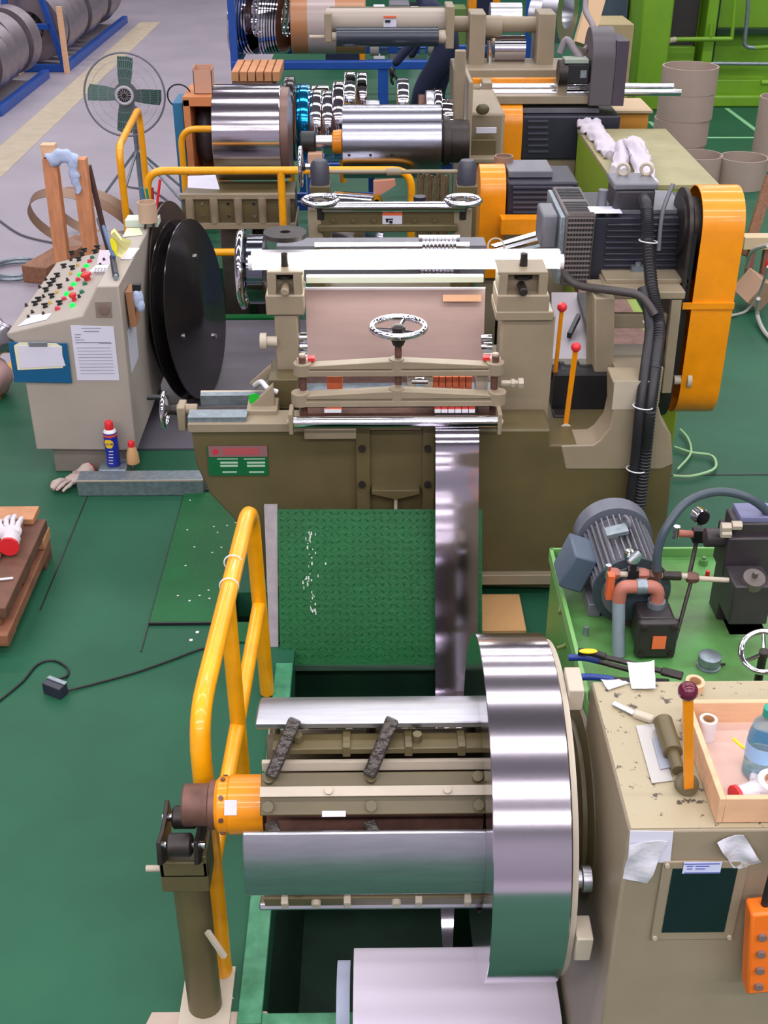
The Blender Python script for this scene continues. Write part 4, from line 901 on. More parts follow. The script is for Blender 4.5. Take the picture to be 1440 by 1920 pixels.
MB().lathe(sc2 + Vector((0, 0, .158)), (0, 0, 1), [(0, .0328), (.012, .0328)], 36, False).build('red_band', mat('red_orange_band', (226, 84, 60), .4), cn)
# round yellow emblem follows the can wall
def wrap(mb, c, r, x0, x1, z0, z1, n=10, ang0=-90):
    vs = []
    for i in range(n + 1):
        a_ = R(ang0) + (x0 + (x1 - x0) * i / n) / r
        vs.append([mb.bm.verts.new((c.x + r * math.cos(a_), c.y + r * math.sin(a_), c.z + z)) for z in (z0, z1)])
    for i in range(n): mb.bm.faces.new((vs[i][0], vs[i + 1][0], vs[i + 1][1], vs[i][1]))
mb = MB()
for k in range(12):
    z = -.022 + k * .00367; ww = math.sqrt(max(0, .024 ** 2 - (z + .0018) ** 2)); wrap(mb, sc2, .0331, -.006 - ww, -.006 + ww, .125 + z, .125 + z + .0037)
mb.build('yellow_emblem', mat('yellow_label', (240, 200, 40), .4), cn)
mb = MB()
for k in range(5): wrap(mb, sc2, .0331, -.018 + .002 * k, .004 + .002 * k, .02 + k * .016, .024 + k * .016)
mb.build('white_print', WHITE, cn)
text(cn, 'lettering', 'WD-40', .0155, Matrix.Translation((sc2.x - .0075, sc2.y - .0345, sc2.z + .125)) @ Matrix.Rotation(R(90), 4, 'X'), mat('dark_blue_letters', (20, 30, 110), .4))
bt = thing('squeeze_bottle', 'small tan bottle with red cap standing right of the spray can', 'bottle', (-1.145, 5.0, bz + .003))
MB().lathe((-1.145, 5.0, bz + .003), (0, 0, 1), [(0, .028), (.004, .031), (.05, .029), (.085, .017), (.09, .014)], 28).build('bottle_body', mat('tan_plastic', (206, 160, 112), .4), bt)
MB().lathe((-1.145, 5.0, bz + .093), (0, 0, 1), [(0, .017), (.022, .015), (.026, .012)], 24).build('cap', RED, bt)
glove('work_glove', 'dirty white work glove with red patches at the channel end by the console', (-1.43, 4.96, .004), R(150), mat('dirty_white_cotton', (186, 168, 160), .9, bump=.4, bs=90, col2=(180, 70, 66), vs=14, thr=(.36, .4)), RED, .95, crush=4)
# timber stack at the left
st = at(0, 1190, Z=0)
rng = random.Random(7)
TS = [mat('timber_a', (186, 132, 94), .7, var=.25, vs=10), mat('timber_b', (136, 88, 64), .7, var=.3, vs=10), mat('timber_c', (104, 68, 52), .7, var=.3, vs=10)]
k = 0
for lay in range(4):
    z0_ = lay * .050
    if lay % 2 == 0:
        for j in range(3):
            y0_ = 3.66 + j * .27; MB().box(-2.1, -1.40 + rng.uniform(-.02, .03), y0_, y0_ + .11, z0_, z0_ + .048).build('timber_block', TS[(k) % 3], label=['nearest', 'middle', 'farthest'][j] + ' crosswise timber in the %s of the floor stack' % ('bottom layer' if lay == 0 else 'third layer'), cat='timber', group='stacked timber blocks', bev=.004); k += 1
    else:
        for j in range(4):
            x0_ = -1.90 + j * .135; MB().box(x0_, x0_ + .115, 3.60 + rng.uniform(-.03, .04), 4.32 + rng.uniform(-.03, .04), z0_, z0_ + .048).build('timber_block', TS[(k + 1) % 3], label='lengthwise timber of the stack, %s, in the %s' % (['outermost left', 'second from left', 'second from right', 'rightmost edge'][j], 'second layer' if lay == 1 else 'top layer'), cat='timber', group='stacked timber blocks', bev=.004); k += 1
for j, (y0_, x1_) in enumerate(((4.24, -1.42), (4.09, -1.45), (3.94, -1.49))):
    MB().box(-2.1, x1_, y0_, y0_ + .11, .20, .228).build('timber_block', TS[j % 2], label='pale board across the stack top, %s' % ['at its far end', 'in front of the farthest one', 'nearest the glove'][j], cat='timber', group='stacked timber blocks', bev=.003)
glove('cotton_glove', 'white cotton glove with red cuff lying on the stacked timber', (-1.475, 4.10, .229), R(15), cuff=RED, s=1.0)
MB().tube([(-1.60, 3.84, .204), (-1.48, 3.82, .205), (-1.40, 3.83, .205)], .005, 8, 4).build('white_strap', WHITE, label='thin white strap lying across the timber stack', cat='strap')
# pedal with cable
pe = thing('foot_switch', 'small black box foot switch with cable on the green floor at left', 'foot switch', at(103, 1296, Z=0))
c = at(103, 1288, Z=.03); Mr = Matrix.Rotation(R(-28), 3, 'Z')
MB().ob((c.x, c.y, .024), (.082, .045, .048), Mr).build('switch_body', NAVY, pe, bev=.004)
MB().ob(Vector((c.x, c.y, .050)) + Mr @ Vector((0, .015, 0)), (.084, .018, .006), Mr).build('switch_lid', GALV, pe, bev=.002)
MB().tube([at(122, 1296, Z=.01), at(170, 1284, Z=.006), at(250, 1262, Z=.006), at(320, 1238, Z=.006), at(380, 1216, Z=.006), at(440, 1205, Z=.006), at(520, 1195, Z=.006)], .0042, 8, 6).tube([at(104, 1274, Z=.02), at(125, 1268, Z=.006), at(126, 1252, Z=.006), at(100, 1238, Z=.006), at(70, 1246, Z=.006), at(40, 1280, Z=.006), at(-20, 1328, Z=.006)], .0045, 8, 6).build('cable', BLACK, pe)
sb_ = MB()
for i in range(26):
    px, py = random.uniform(330, 470), random.uniform(900, 1160); p = at(px, py, Z=.013)
    if -.88 < p.x < -.58 and 3.82 < p.y < 4.84: sb_.box(p.x, p.x + .008, p.y, p.y + .006, .0125, .0145)
for px, py in ((355, 1203), (367, 1188), (395, 1170)):
    p = at(px, py, Z=0); sb_.box(p.x, p.x + .012, p.y, p.y + .012, .0015, .004)
sb_.build('paper_chips', WHITE, kind='stuff', label='tiny white paper chips scattered on the green floor plate', cat='scraps')
# scrap reels right of the console
def reel(name, label, c, rot, Rr, wd, m, r2):
    t = thing(name, label, 'reel', c, None); c = Vector(c); ax = Vector(rot).normalized()
    MB().lathe(c - ax * wd / 2, ax, [(0, .05), (0, Rr), (.006, Rr), (.006, r2), (.007, r2)], 72).build('flange', m, t, ang=25)
    MB().lathe(c - ax * wd / 2, ax, [(.006, .3), (wd, .3)], 48).build('winding', mat('wound_scrap', (48, 42, 42), .4, .4), t)
    o = MB().lathe(c + ax * (wd / 2 - .006), ax, [(0, .05), (0, Rr), (.006, Rr), (.012, .18), (.03, .05)], 72).build('flange', m, t, ang=25)
    for k in range(3):
        a_ = ax.orthogonal().normalized(); q = c + ax * (wd / 2 + .004) + (Matrix.Rotation(k * 2.1 + .4, 3, ax) @ a_) * .28
        MB().cyl(q - ax * .008, q + ax * .01, .014).build('bolt', CHROME, t)
    return t
reel('scrap_reel', 'dark brown disc scrap reel leaning behind the control console', (-1.06, 6.12, .52), (.985, -.10, .10), .50, .05, mat('brown_black_steel', (62, 54, 52), .3, .3, var=.2, vs=6), .47)
reel('scrap_reel', 'glossy black disc scrap reel leaning nearest the slitting machine', (-.965, 5.98, .49), (.975, -.17, .10), .475, .08, GLOSSB, .44)
# ================================================================ HYDRAULIC UNIT
hy = thing('hydraulic_tank', 'green hydraulic tank with oily tray top behind the gear cabinet', 'tank', (1.2, 3.0, 0))
TX0, TX1, TY0, TY1, TZ = .615, 1.95, 2.45, 3.42, .55
MB().box(TX0 + .01, TX1, TY0, TY1, 0, TZ).build('tank_body', mat('green_tank_side', (92, 150, 70), .4, var=.1), hy, bev=.004)
MB().box(TX0 + .014, TX1 - .004, TY0 + .004, TY1 - .004, TZ, TZ + .003).build('tray_floor', TRAYG, hy)
for a_ in ((TX0 - .002, TX0 + .010, TY0, TY1), (TX0, TX1, TY1 - .006, TY1 + .004), (TX0, TX1, TY0 - .004, TY0 + .004)):
    MB().box(*a_, TZ - .01, TZ + .035).build('tray_rim', mat('light_green_rim', (120, 176, 100), .4), hy)
mt = thing('electric_motor', 'grey finned electric motor lying on the green hydraulic tank', 'motor', (.86, 3.25, TZ))
MZ = TZ + .128; MXc = at(1163, 1060, Y=3.2).x
ax = Vector((.0, -1, 0))
mb = MB().lathe((MXc, 3.31, MZ), ax, [(0, .095), (.30, .095)], 40)
for k in range(36):
    t = 2 * math.pi * k / 36; rr_ = Matrix.Rotation(t, 3, 'Y'); mb.ob(Vector((MXc, 3.16, MZ)) + rr_ @ Vector((0, 0, .103)), (.0045, .28, .024), rr_)
mb.build('finned_body', GREYM, mt)
MB().lathe((MXc, 3.40, MZ), ax, [(0, .04), (0, .11), (.015, .128), (.085, .128), (.085, .115)], 48).build('fan_cowl', mat('bluish_grey_enamel', (96, 100, 112), .4), mt)
MB().lathe((MXc, 3.05, MZ), ax, [(0, .112), (.02, .122), (.03, .122), (.04, .07), (.10, .06)], 48).build('end_bell', mat('dark_teal_grey', (54, 66, 74), .45), mt, bev=0)
for s_ in (-1, 1): MB().box(MXc + s_ * .10 - .02, MXc + s_ * .10 + .02, 3.06, 3.28, TZ + .003, TZ + .05).build('motor_foot', GREYM, mt, bev=.003)
MB().ob((MXc - .155, 3.17, MZ + .01), (.08, .14, .13), Matrix.Rotation(R(20), 3, 'Y')).build('terminal_box', mat('slate_blue_enamel', (76, 90, 108), .4), mt, bev=.008)
MB().torus((MXc + .005, 3.21, MZ + .135), (1, .4, 0), .02, .006, 20, 8).build('lifting_eye', GREYM, mt)
MB().ob((MXc - .03, 3.18, MZ + .124), (.07, .05, .012), Matrix.Rotation(R(-15), 3, 'Y')).build('rating_plate', GALV, mt)
pu = thing('hydraulic_pump', 'dark bolted hydraulic pump with orange label in front of the electric motor', 'pump', (MXc + .03, 2.95, TZ))
PX = at(1218, 1150, Y=2.95).x
MB().lathe((MXc + .02, 3.01, MZ - .02), ax, [(0, .07), (.03, .085), (.04, .085), (.05, .06)], 32).build('coupling_housing', mat('dark_brown_cast', (62, 46, 48), .45), pu)
mb = MB().ob((PX, 2.90, MZ - .045), (.11, .10, .12)).ob((PX, 2.845, MZ - .05), (.125, .03, .135))
mb.build('pump_body', mat('black_cast', (44, 38, 40), .4), pu, bev=.012)
MB().ob((PX + .005, 2.827, MZ - .055), (.04, .004, .045)).build('orange_label', mat('orange_label', (226, 110, 66), .5), pu)
bolts(pu, [(PX + a_, 2.83, MZ - .05 + b_) for a_ in (-.045, .045) for b_ in (-.05, .05)], (0, -1, 0), .009, .01, IRON)
SAL = mat('salmon_pipe_fitting', (176, 108, 92), .5, var=.1)
pa = at(1165, 1100, Y=2.92); pc = at(1235, 1100, Y=2.92)
MB().bent([(pa.x - .003, 2.92, pa.z - .05), (pa.x, 2.92, pa.z), (pc.x, 2.92, pc.z), (pc.x, 2.92, pc.z - .07)], .021, .04, 18).build('suction_elbow', SAL, pu, label='salmon pipe elbow')
MB().cyl((pa.x + .045, 2.92, pa.z), (pa.x + .075, 2.92, pa.z), .024).build('pipe_union', GALV, pu); MB().cyl((pc.x, 2.92, pc.z - .09), (pc.x, 2.92, pc.z - .05), .027).build('pipe_union', GALV, pu)
MB().cyl((pa.x - .003, 2.92, pa.z - .05), at(1160, 1230, Z=TZ + .003), .0195, seg=20).build('suction_pipe', mat('blue_grey_pipe', (120, 134, 142), .4), pu)
MB().ob((pa.x - .03, 2.94, pa.z - .01), (.02, .03, .085)).build('orange_cover', mat('orange_cast', (206, 96, 52), .5), pu)
pz_ = at(1200, 1080, Y=2.98)
gb = thing('gauge_manifold', 'brass and steel pipe manifold with two pressure gauges over the pump', 'manifold', (pz_.x, 2.98, TZ))
MB().cyl(at(1140, 1076, Y=2.98), at(1300, 1081, Y=2.98), .009).cyl(at(1300, 1084, Y=2.98), at(1366, 1088, Y=2.98), .008).build('manifold_pipe', PALE, gb)
for p, q, m in ((1150, 1075, SAL), (1205, 1076, SAL), (1228, 1078, RUST), (1298, 1083, RUST)):
    c = at(p, q, Y=2.98); MB().lathe(c - Vector((.018, 0, 0)), (1, 0, 0), [(0, .014), (.01, .018), (.026, .018), (.036, .014)], 6).build('pipe_fitting', m, gb)
MB().cyl(at(1243, 1079, Y=2.975), at(1276, 1080, Y=2.975), .014).build('needle_valve', IRON, gb)
c = at(1186, 1075, Y=2.98); MB().ob(c, (.032, .03, .034)).cyl(c, c + Vector((.002, 0, .05)), .010).build('gauge_block', BLACK, gb)
c = at(1184, 1044, Y=2.98); MB().lathe(c + Vector((0, .012, 0)), (.35, -1, .2), [(0, .024), (.022, .026), (.026, .022)], 28).build('pressure_gauge', CHROME, gb)
c = at(1147, 1075, Y=2.98); MB().cyl(c + Vector((-.012, 0, -.015)), c + Vector((-.012, 0, .03)), .009).build('valve_knob', CHROME, gb)
c = at(1310, 968, Y=3.2); MB().lathe(c + Vector((0, .015, 0)), (.3, -1, .1), [(0, .026), (.03, .028), (.034, .024)], 28).build('pressure_gauge', CHROME, gb)
MB().ob(at(1308, 1003, Y=3.2), (.032, .03, .045)).build('gauge_block', BLACK, gb)
MB().cyl(at(1306, 1015, Y=3.2), at(1292, 1080, Y=3.0), .007).cyl(at(1296, 1090, Y=2.98), at(1266, 1200, Y=2.88), .006).build('riser_pipe', IRON, gb)
MB().cyl(at(1272, 1000, Y=3.2), at(1300, 1002, Y=3.2), .012).build('valve_fitting', SAL, gb)
c = at(1268, 998, Y=3.2); MB().cyl(c + Vector((0, 0, -.022)), c + Vector((0, 0, .022)), .01).build('valve_knob', CHROME, gb)
MB().tube([at(1232, 1070, Y=2.97), at(1234, 1030, Y=2.98), at(1252, 985, Y=3.0), at(1290, 940, Y=3.05), at(1345, 922, Y=3.1), at(1400, 932, Y=3.1), at(1440, 962, Y=3.1), at(1462, 1010, Y=3.1)], .0135, 14, 7).build('hydraulic_hose', mat('slate_hose', (62, 74, 84), .4), label='thick dark hose arching over the green hydraulic tank', cat='hose')
MB().cyl(at(1232, 1082, Y=2.975), at(1232, 1062, Y=2.975), .016, seg=8).build('hose_end', RUST, gb)
vb = thing('valve_block', 'black stacked solenoid valve block at the right of the hydraulic tank', 'valve block', (at(1390, 1160, Z=TZ).x, 3.0, TZ))
CB = mat('dusty_black_cast', (52, 46, 50), .45, var=.2, vs=14)
def vbx(p0, q0, p1, q1, Y, dep, m=CB): MB().fb(p0, q0, p1, q1, Y, dep).build('valve_section', m, vb, bev=.006)
vbx(1350, 1080, 1400, 1168, 3.04, .10); vbx(1372, 1100, 1445, 1172, 2.92, .12); vbx(1360, 1010, 1470, 1082, 3.05, .12); vbx(1375, 982, 1470, 1012, 3.07, .10)
MB().cyl(at(1322, 1008, Y=3.1), at(1400, 1008, Y=3.1), .03).cyl(at(1355, 990, Y=3.16), at(1470, 990, Y=3.16), .026).build('solenoid', CB, vb)
MB().fb(1388, 970, 1470, 984, 3.08, .09).build('name_plate', mat('lilac_grey_plate', (112, 112, 150), .4), vb, bev=.003)
for p, q in ((1352, 1000), (1372, 985), (1352, 988)): MB().cyl(at(p, q, Y=3.05), at(p + 18, q, Y=3.05), .014, seg=6).build('gland_nut', PALE, vb)
c = at(1412, 1083, Y=2.95); MB().lathe(c + Vector((0, .0, -.02)), (0, -.4, 1), [(0, .035), (.03, .033), (.032, .02)], 24).cyl(c + Vector((0, -.01, .01)), c + Vector((0, -.016, .03)), .009, seg=6).build('relief_cap', mat('grey_brown_cap', (92, 84, 80), .4), vb)
MB().box(at(1352, 1170, Y=3.05).x, at(1420, 1170, Y=3.05).x, 2.96, 3.12, TZ + .003, at(1380, 1168, Y=3.05).z + .02).build('sub_plate', CB, vb)
c = at(1432, 1222, Z=.72)
vw = thing('valve_handwheel', 'chrome handwheel at the right picture edge above the green tank', 'handwheel', (c.x, c.y, TZ))
wheel(vw, c, (-.35, -.45, .82), .062, .009, 3, .014, dish=.01); MB().cyl(c, (c.x + .01, c.y + .02, TZ + .003), .012).build('valve_stem', IRON, vw)
c = at(1333, 1262, Z=TZ + .003); c.y = 2.80
fc = thing('filler_cap', 'round metal filler cap on the green tank tray', 'cap', (c.x, c.y, TZ + .003))
MB().lathe((c.x, c.y, TZ + .0035), (0, 0, 1), [(0, .036), (.006, .036), (.008, .030), (.016, .030), (.018, .034), (.04, .034), (.043, .030)], 36).build('cap_body', GALV, fc)
MB().cyl((c.x + .034, c.y, TZ + .01), (c.x + .05, c.y, TZ + .012), .004).build('chain_stud', BLACK, fc)
for (p, q, m, l) in ((1318, 1058, TRAYG, 'green plug nut on the tank tray near the back rim'), (1098, 1190, GALV, 'small steel bolt on the left of the tank tray')):
    c = at(p, q, Z=TZ + .0035); MB().lathe(c, (0, 0, 1), [(0, .016 if m is TRAYG else .010), (.02, .014 if m is TRAYG else .009), (.021, .009), (.03, .008)], 6).build('plug_nut', m, label=l, cat='nut')
c = at(1326, 1080, Z=TZ + .0035); MB().lathe(c, (0, 0, 1), [(0, .008), (.02, .007)], 12).build('red_plug', RED, label='small red plug standing on the green tank tray', cat='plug')
# bolt cutters and pliers across tray edge
TZ2 = .66
def tool(name, label, cat, a_, b_, c_, m1, z, m2=IRON, w_=.016):
    t = thing(name, label, cat, at(*a_, Z=z)); A_, B_, C_ = at(*a_, Z=z), at(*b_, Z=z), at(*c_, Z=z)
    MB().tube([A_, A_.lerp(B_, .5) + Vector((0, .004, .003)), B_], w_ * .62, 12, 4).build('grip', m1, t)
    MB().beam(B_.lerp(A_, .1), C_, w_, .009).build('shaft', m2, t, bev=.002)
    MB().beam(C_, C_ + (C_ - B_).normalized() * .06, w_ * 1.7, .012).build('jaw', m2, t, bev=.004); return t
BG = mat('blue_grip', (24, 56, 140), .4)
MB().box(TX0 + .0, 1.15, 2.56, 2.62, TZ + .004, .62).build('tool_rest', mat('green_rest_bar', (80, 130, 74), .4), label='green bar on the tank tray carrying the cutting tools', cat='bar', bev=.003)
tool('bolt_cutter', 'blue handled cutter lying nearest the gear cabinet rear edge', 'cutter', (1068, 1271), (1150, 1274), (1215, 1278), BG, .66)
tool('bolt_cutter', 'blue handled cutter lying under the yellow and black handled shears', 'cutter', (1066, 1233), (1125, 1240), (1180, 1256), BG, .66)
s_ = tool('shears', 'long dark shears with yellow and black handle over the green tank', 'shears', (1084, 1222), (1135, 1232), (1240, 1258), BLACK, .69, w_=.018)
MB().ball(at(1103, 1221, Z=.705), .018, (1.5, .6, .3)).build('yellow_inlay', mat('yellow_inlay', (240, 206, 20), .4), s_)
# coiled hoses left of the tank
hz = mat('translucent_green_hose', (112, 124, 60), .3)
MB().tube([at(1078, 1075, Y=3.45), at(1050, 1080, Z=.45), at(1036, 1120, Z=.3), at(1040, 1170, Z=.15), at(1050, 1195, Z=.02)], .012, 12, 6).build('black_hose', BLACK, label='black hose hanging down at the left side of the green tank', cat='hose')
MB().tube([at(1050, 1150, Z=.5), at(1062, 1090, Z=.5), at(1072, 1120, Z=.48), at(1074, 1180, Z=.46), at(1062, 1208, Z=.45), at(1045, 1215, Z=.44)], .007, 10, 6).build('green_hose', hz, label='thin olive hose loop left of the green tank edge', cat='hose')
# ================================================================ MIDDLE DISTANCE
def rail(label, paths, r_=.024, rad=.12, loc=None):
    a = Vector(paths[0][0]); t = thing('guard_rail', label, 'guard rail', (a.x, a.y, 0))
    for i, p in enumerate(paths): MB().bent(p, r_, rad, 16).build(['top_tube', 'lower_tube', 'post'][min(i, 2)], YELR, t)
    return t
X = lambda px, py, Y: at(px, py, Y=Y).x
Zz = lambda py, Y, px=700: at(px, py, Y=Y).z
xn = X(226, 310, 7.8); xf = X(265, 255, 9.0)
rail('short yellow tube rail running away behind the control console by the fan', [[(xn, 7.8, .0), (xn, 7.8, .92), (xf, 9.0, .92), (xf, 9.0, 0)]])
xl, xr = X(274, 330, 7.3), X(772, 330, 7.3); zt = Zz(319, 7.3)
rail('long yellow tube rail across the middle in front of the wide coil cradle', [[(xl, 7.3, 0), (xl, 7.3, zt), (xr, 7.3, zt), (xr, 7.3, .1), ], [(xl, 7.3, Zz(472, 7.3)), (X(470, 472, 7.3), 7.3, Zz(472, 7.3))], [(X(527, 330, 7.3), 7.3, zt), (X(527, 330, 7.3), 7.3, 0)]])
xl, xr = X(338, 245, 8.9), X(640, 245, 8.6); zt = Zz(241, 8.9)
rail('yellow tube rail behind the wide shiny coil, low corners left and right', [[(xl, 8.9, 0), (xl, 8.9, zt), (xr, 8.9, zt), (xr, 8.9, .4)], [(xl, 8.9, .35), (X(520, 300, 8.9), 8.9, .35)], [(X(545, 280, 8.9), 8.9, zt), (X(545, 280, 8.9), 8.9, 0)]])
# wide coil on its cradle
YK = 7.95
c0, c1 = X(396, 250, YK - .3), X(524, 250, YK - .3); zk = Zz(268, YK - .29); 
wk = thing('wide_coil', 'wide mirror bright steel coil standing above the olive cradle at left centre', 'steel coil', ((c0 + c1) / 2, YK, zk - .3))
MB().lathe((c0, YK, zk), (1, 0, 0), [(0, .15), (0, .30), (.003, .303), (c1 - c0 - .003, .303), (c1 - c0, .30), (c1 - c0, .15), (0, .15)], 90, False).build('wound_coil', MIRROR, wk)
MB().lathe((c1, YK, zk), (1, 0, 0), [(0, .15), (0, .29), (.05, .285), (.05, .15)], 60).build('brown_side_flange', mat('brown_side_board', (120, 92, 84), .4, .2), wk)
ck = thing('coil_cradle', 'olive ribbed steel cradle on a pedestal under the wide coil', 'cradle', ((c0 + c1) / 2, 7.6, 0))
k0, k1 = X(342, 390, 7.5), X(552, 390, 7.5); kz0, kz1 = Zz(424, 7.5), Zz(366, 7.5)
MB().box(k0, k1, 7.5, 7.85, kz0 + .02, kz1).build('cradle_box', OLIVE, ck, bev=.006)
MB().box(k0 - .01, k1 + .01, 7.47, 7.86, kz0 - .01, kz0 + .03).box(k0 - .01, k1 + .01, 7.48, 7.52, kz1 - .02, kz1 + .015).build('cradle_flange', BEIGE, ck, bev=.004)
for i in range(5): x = k0 + .05 + i * (k1 - k0 - .1) / 4; MB().cyl((x, 7.49, kz0 + .03), (x, 7.49, kz1 - .01), .028, seg=12).build('rib', BEIGE, ck)
bolts(ck, [(k0 + .13 + i * .165, 7.5, z) for i in range(4) for z in (kz0 + .07, kz1 - .05)], (0, -1, 0), .010, .008, CHROME, 8)
MB().cyl(((k0 + k1) / 2 - .06, 7.62, -.5), ((k0 + k1) / 2 - .06, 7.62, kz0), .085).build('pedestal', mat('dark_oily_steel', (84, 78, 72), .35, .5), ck)
MB().cyl(((k0 + k1) / 2 + .10, 7.68, -.5), ((k0 + k1) / 2 + .10, 7.68, kz0), .04).build('guide_column', IRON, ck)
MB().quad([at(352, 352, Y=7.48), at(412, 355, Y=7.48), at(404, 328, Y=7.55), at(352, 330, Y=7.55)], (0, .003, 0)).build('white_sheet', PAPER, label='white paper sheet at the left end of the coil cradle', cat='paper')
# steel drum recoiler
YD = 7.55; d0, d1 = X(642, 265, YD - .2), X(828, 265, YD - .2); zd = Zz(280, YD - .2)
rc = thing('recoiler', 'polished steel recoiler drum with yellow end collar, right of the wide coil', 'recoiler', ((d0 + d1) / 2, YD, 0))
MB().lathe((d0, YD, zd), (1, 0, 0), [(0, .06), (0, .222), (d1 - d0, .222), (d1 - d0, .06)], 72).build('drum', mat('drum_steel', (160, 160, 174), .24, 1), rc)
p = R(44); MB().ob(((d0 + d1) / 2, YD - .2217 * math.cos(p), zd + .2217 * math.sin(p)), (d1 - d0, .004, .004)).build('drum_slot', IRON, rc)
for i in range(5):
    x = d0 + .04 + i * (d1 - d0 - .08) / 4; q = R(-8); bolts(rc, [(x, YD - .218 * math.cos(q), zd + .218 * math.sin(q))], (0, -1, 0), .009, .006, BLACK, 10)
MB().lathe((d0 - .07, YD, zd - .0), (1, 0, 0), [(0, .05), (.01, .07), (.06, .075), (.07, .06)], 24).build('end_collar', YEL, rc)
MB().cyl((d0 - .2, YD, zd), (d0 - .06, YD, zd), .04).build('shaft', ZINC, rc)
MB().lathe((d0 - .27, YD, zd), (1, 0, 0), [(0, .055), (.01, .065), (.09, .065), (.10, .055)], 28).build('bearing_wheel', BLACK, rc)
MB().box(d0 - .23, d0 - .12, YD - .08, YD + .08, 0, zd - .09).build('end_stand', BLUE, rc, bev=.005)
MB().box(d0 - .22, d0 - .13, YD - .10, YD - .02, zd - .20, zd - .05).build('tan_block', mat('drilled_tan_block', (198, 158, 132), .6), rc, bev=.004)
MB().cyl((d1, YD, zd), (d1 + .18, YD, zd), .13).cyl((d1 + .02, YD, zd), (d1 + .06, YD, zd), .15).build('drive_flange', IRON, rc)
bx0_, bx1_ = X(870, 260, 8.0), X(1000, 260, 8.0)
MB().box(d1 + .18, bx0_ + .02, 7.65, 8.5, 0, 1.35).build('headstock_plate', BEIGE, rc, bev=.01)
MB().fb(852, 95, 872, 225, 7.7, .05).build('side_arm', BEIGE, rc, bev=.006)
MB().box(bx0_, X(945, 260, 8.1), 8.10, 8.9, .0, Zz(212, 8.10)).build('gear_housing', BEIGE, rc, bev=.02)
MB().fb(876, 262, 930, 292, 8.0, .1).build('housing_step', OLIVE, rc, bev=.006)
MB().fb(893, 240, 931, 250, 8.03, .02).build('white_label', PAPER, rc)
MB().fb(870, 298, 930, 306, 7.9, .3).build('housing_ledge', BEIGE, rc, bev=.004)
c = at(905, 205, Y=8.03); MB().ball(c, .045, (1, .5, .8)).build('oil_boss', OLIVE, rc)
# narrow coils in a row behind
def ncoil(px, py0, py1, w_, Y, m, lab, z0=None):
    D = Y; zt_, zb_ = Zz(py0, Y), Zz(py1, Y); r_ = max(.05, (zt_ - zb_) / 2); zc = (zt_ + zb_) / 2; x = X(px, (py0 + py1) / 2, Y); w2 = w_ * Y / 2200 / 2
    t = thing('narrow_coil', lab, 'steel coil', (x, Y, zb_), 'narrow coils behind the recoiler drum')
    MB().lathe((x - w2, Y, zc), (1, 0, 0), [(0, r_ * .55), (0, r_ - .003), (.004, r_), (2 * w2 - .004, r_), (2 * w2, r_ - .003), (2 * w2, r_ * .55), (0, r_ * .55)], 56, False).build('wound_coil', m, t)
    MB().lathe((x - w2 - .002, Y, zc), (1, 0, 0), [(0, r_ * .5), (0, r_ * .56), (2 * w2 + .004, r_ * .56), (2 * w2 + .004, r_ * .5), (0, r_ * .5)], 40, False).build('inner_core', CARD, t)
NC = [(546, 143, 300, 17, 8.6, GLOSSB, 'dark narrow coil next to the wide coil'), (570, 158, 300, 22, 8.6, mat('blue_film_steel', (30, 140, 200), .12, .9), 'bright blue film covered narrow coil'), (594, 168, 300, 20, 8.6, CHROME, 'narrow chrome bright coil directly right of the blue coil'), (616, 170, 300, 18, 8.6, CHROME, 'narrow bright coil, second to the right of the blue coil'), (636, 153, 300, 19, 8.6, STEEL, 'narrow bright coil right beside the drum end'),
      (657, 134, 240, 19, 9.9, CHROME, 'tall narrow coil rising behind the drum left end'), (679, 136, 235, 17, 10.1, STEEL, 'grey narrow coil left of the blue rack leg'), (602, 160, 250, 30, 9.7, CHROME, 'bright coil in the second row behind the blue coil'), (699, 188, 260, 24, 9.6, ZINC, 'low dull coil above the drum near the blue leg'), (755, 147, 240, 20, 9.5, CHROME, 'narrow bright coil right of the blue rack leg'), (790, 178, 270, 12, 9.4, RUST, 'narrow brown coil above the drum'), (805, 170, 270, 14, 9.3, ZINC, 'grey narrow coil leaning over the drum right half'), (820, 167, 270, 13, 9.3, STEEL, 'pale narrow coil, tallest at the drum right end'), (835, 186, 270, 26, 9.4, STEEL, 'pale low coil beside the headstock'), (845, 210, 290, 22, 8.3, CHROME, 'bright coil against the drum drive flange')]
for a_ in NC: ncoil(*a_)
cr_ = thing('coil_stand', 'low blue stand carrying the row of narrow coils', 'stand', (0, 8.9, 0))
for y in (8.5, 8.72, 9.6, 9.8): MB().box(X(540, 250, 8.6), X(700, 250, 8.6) if y < 9 else X(850, 250, 9.6), y, y + .05, .30, .36).build('stand_beam', BLUE, cr_)
for x in (X(540, 250, 8.6), X(690, 250, 8.6)):
    for y in (8.5, 9.8): MB().box(x, x + .05, y, y + .05, 0, .30).build('leg', BLUE, cr_)
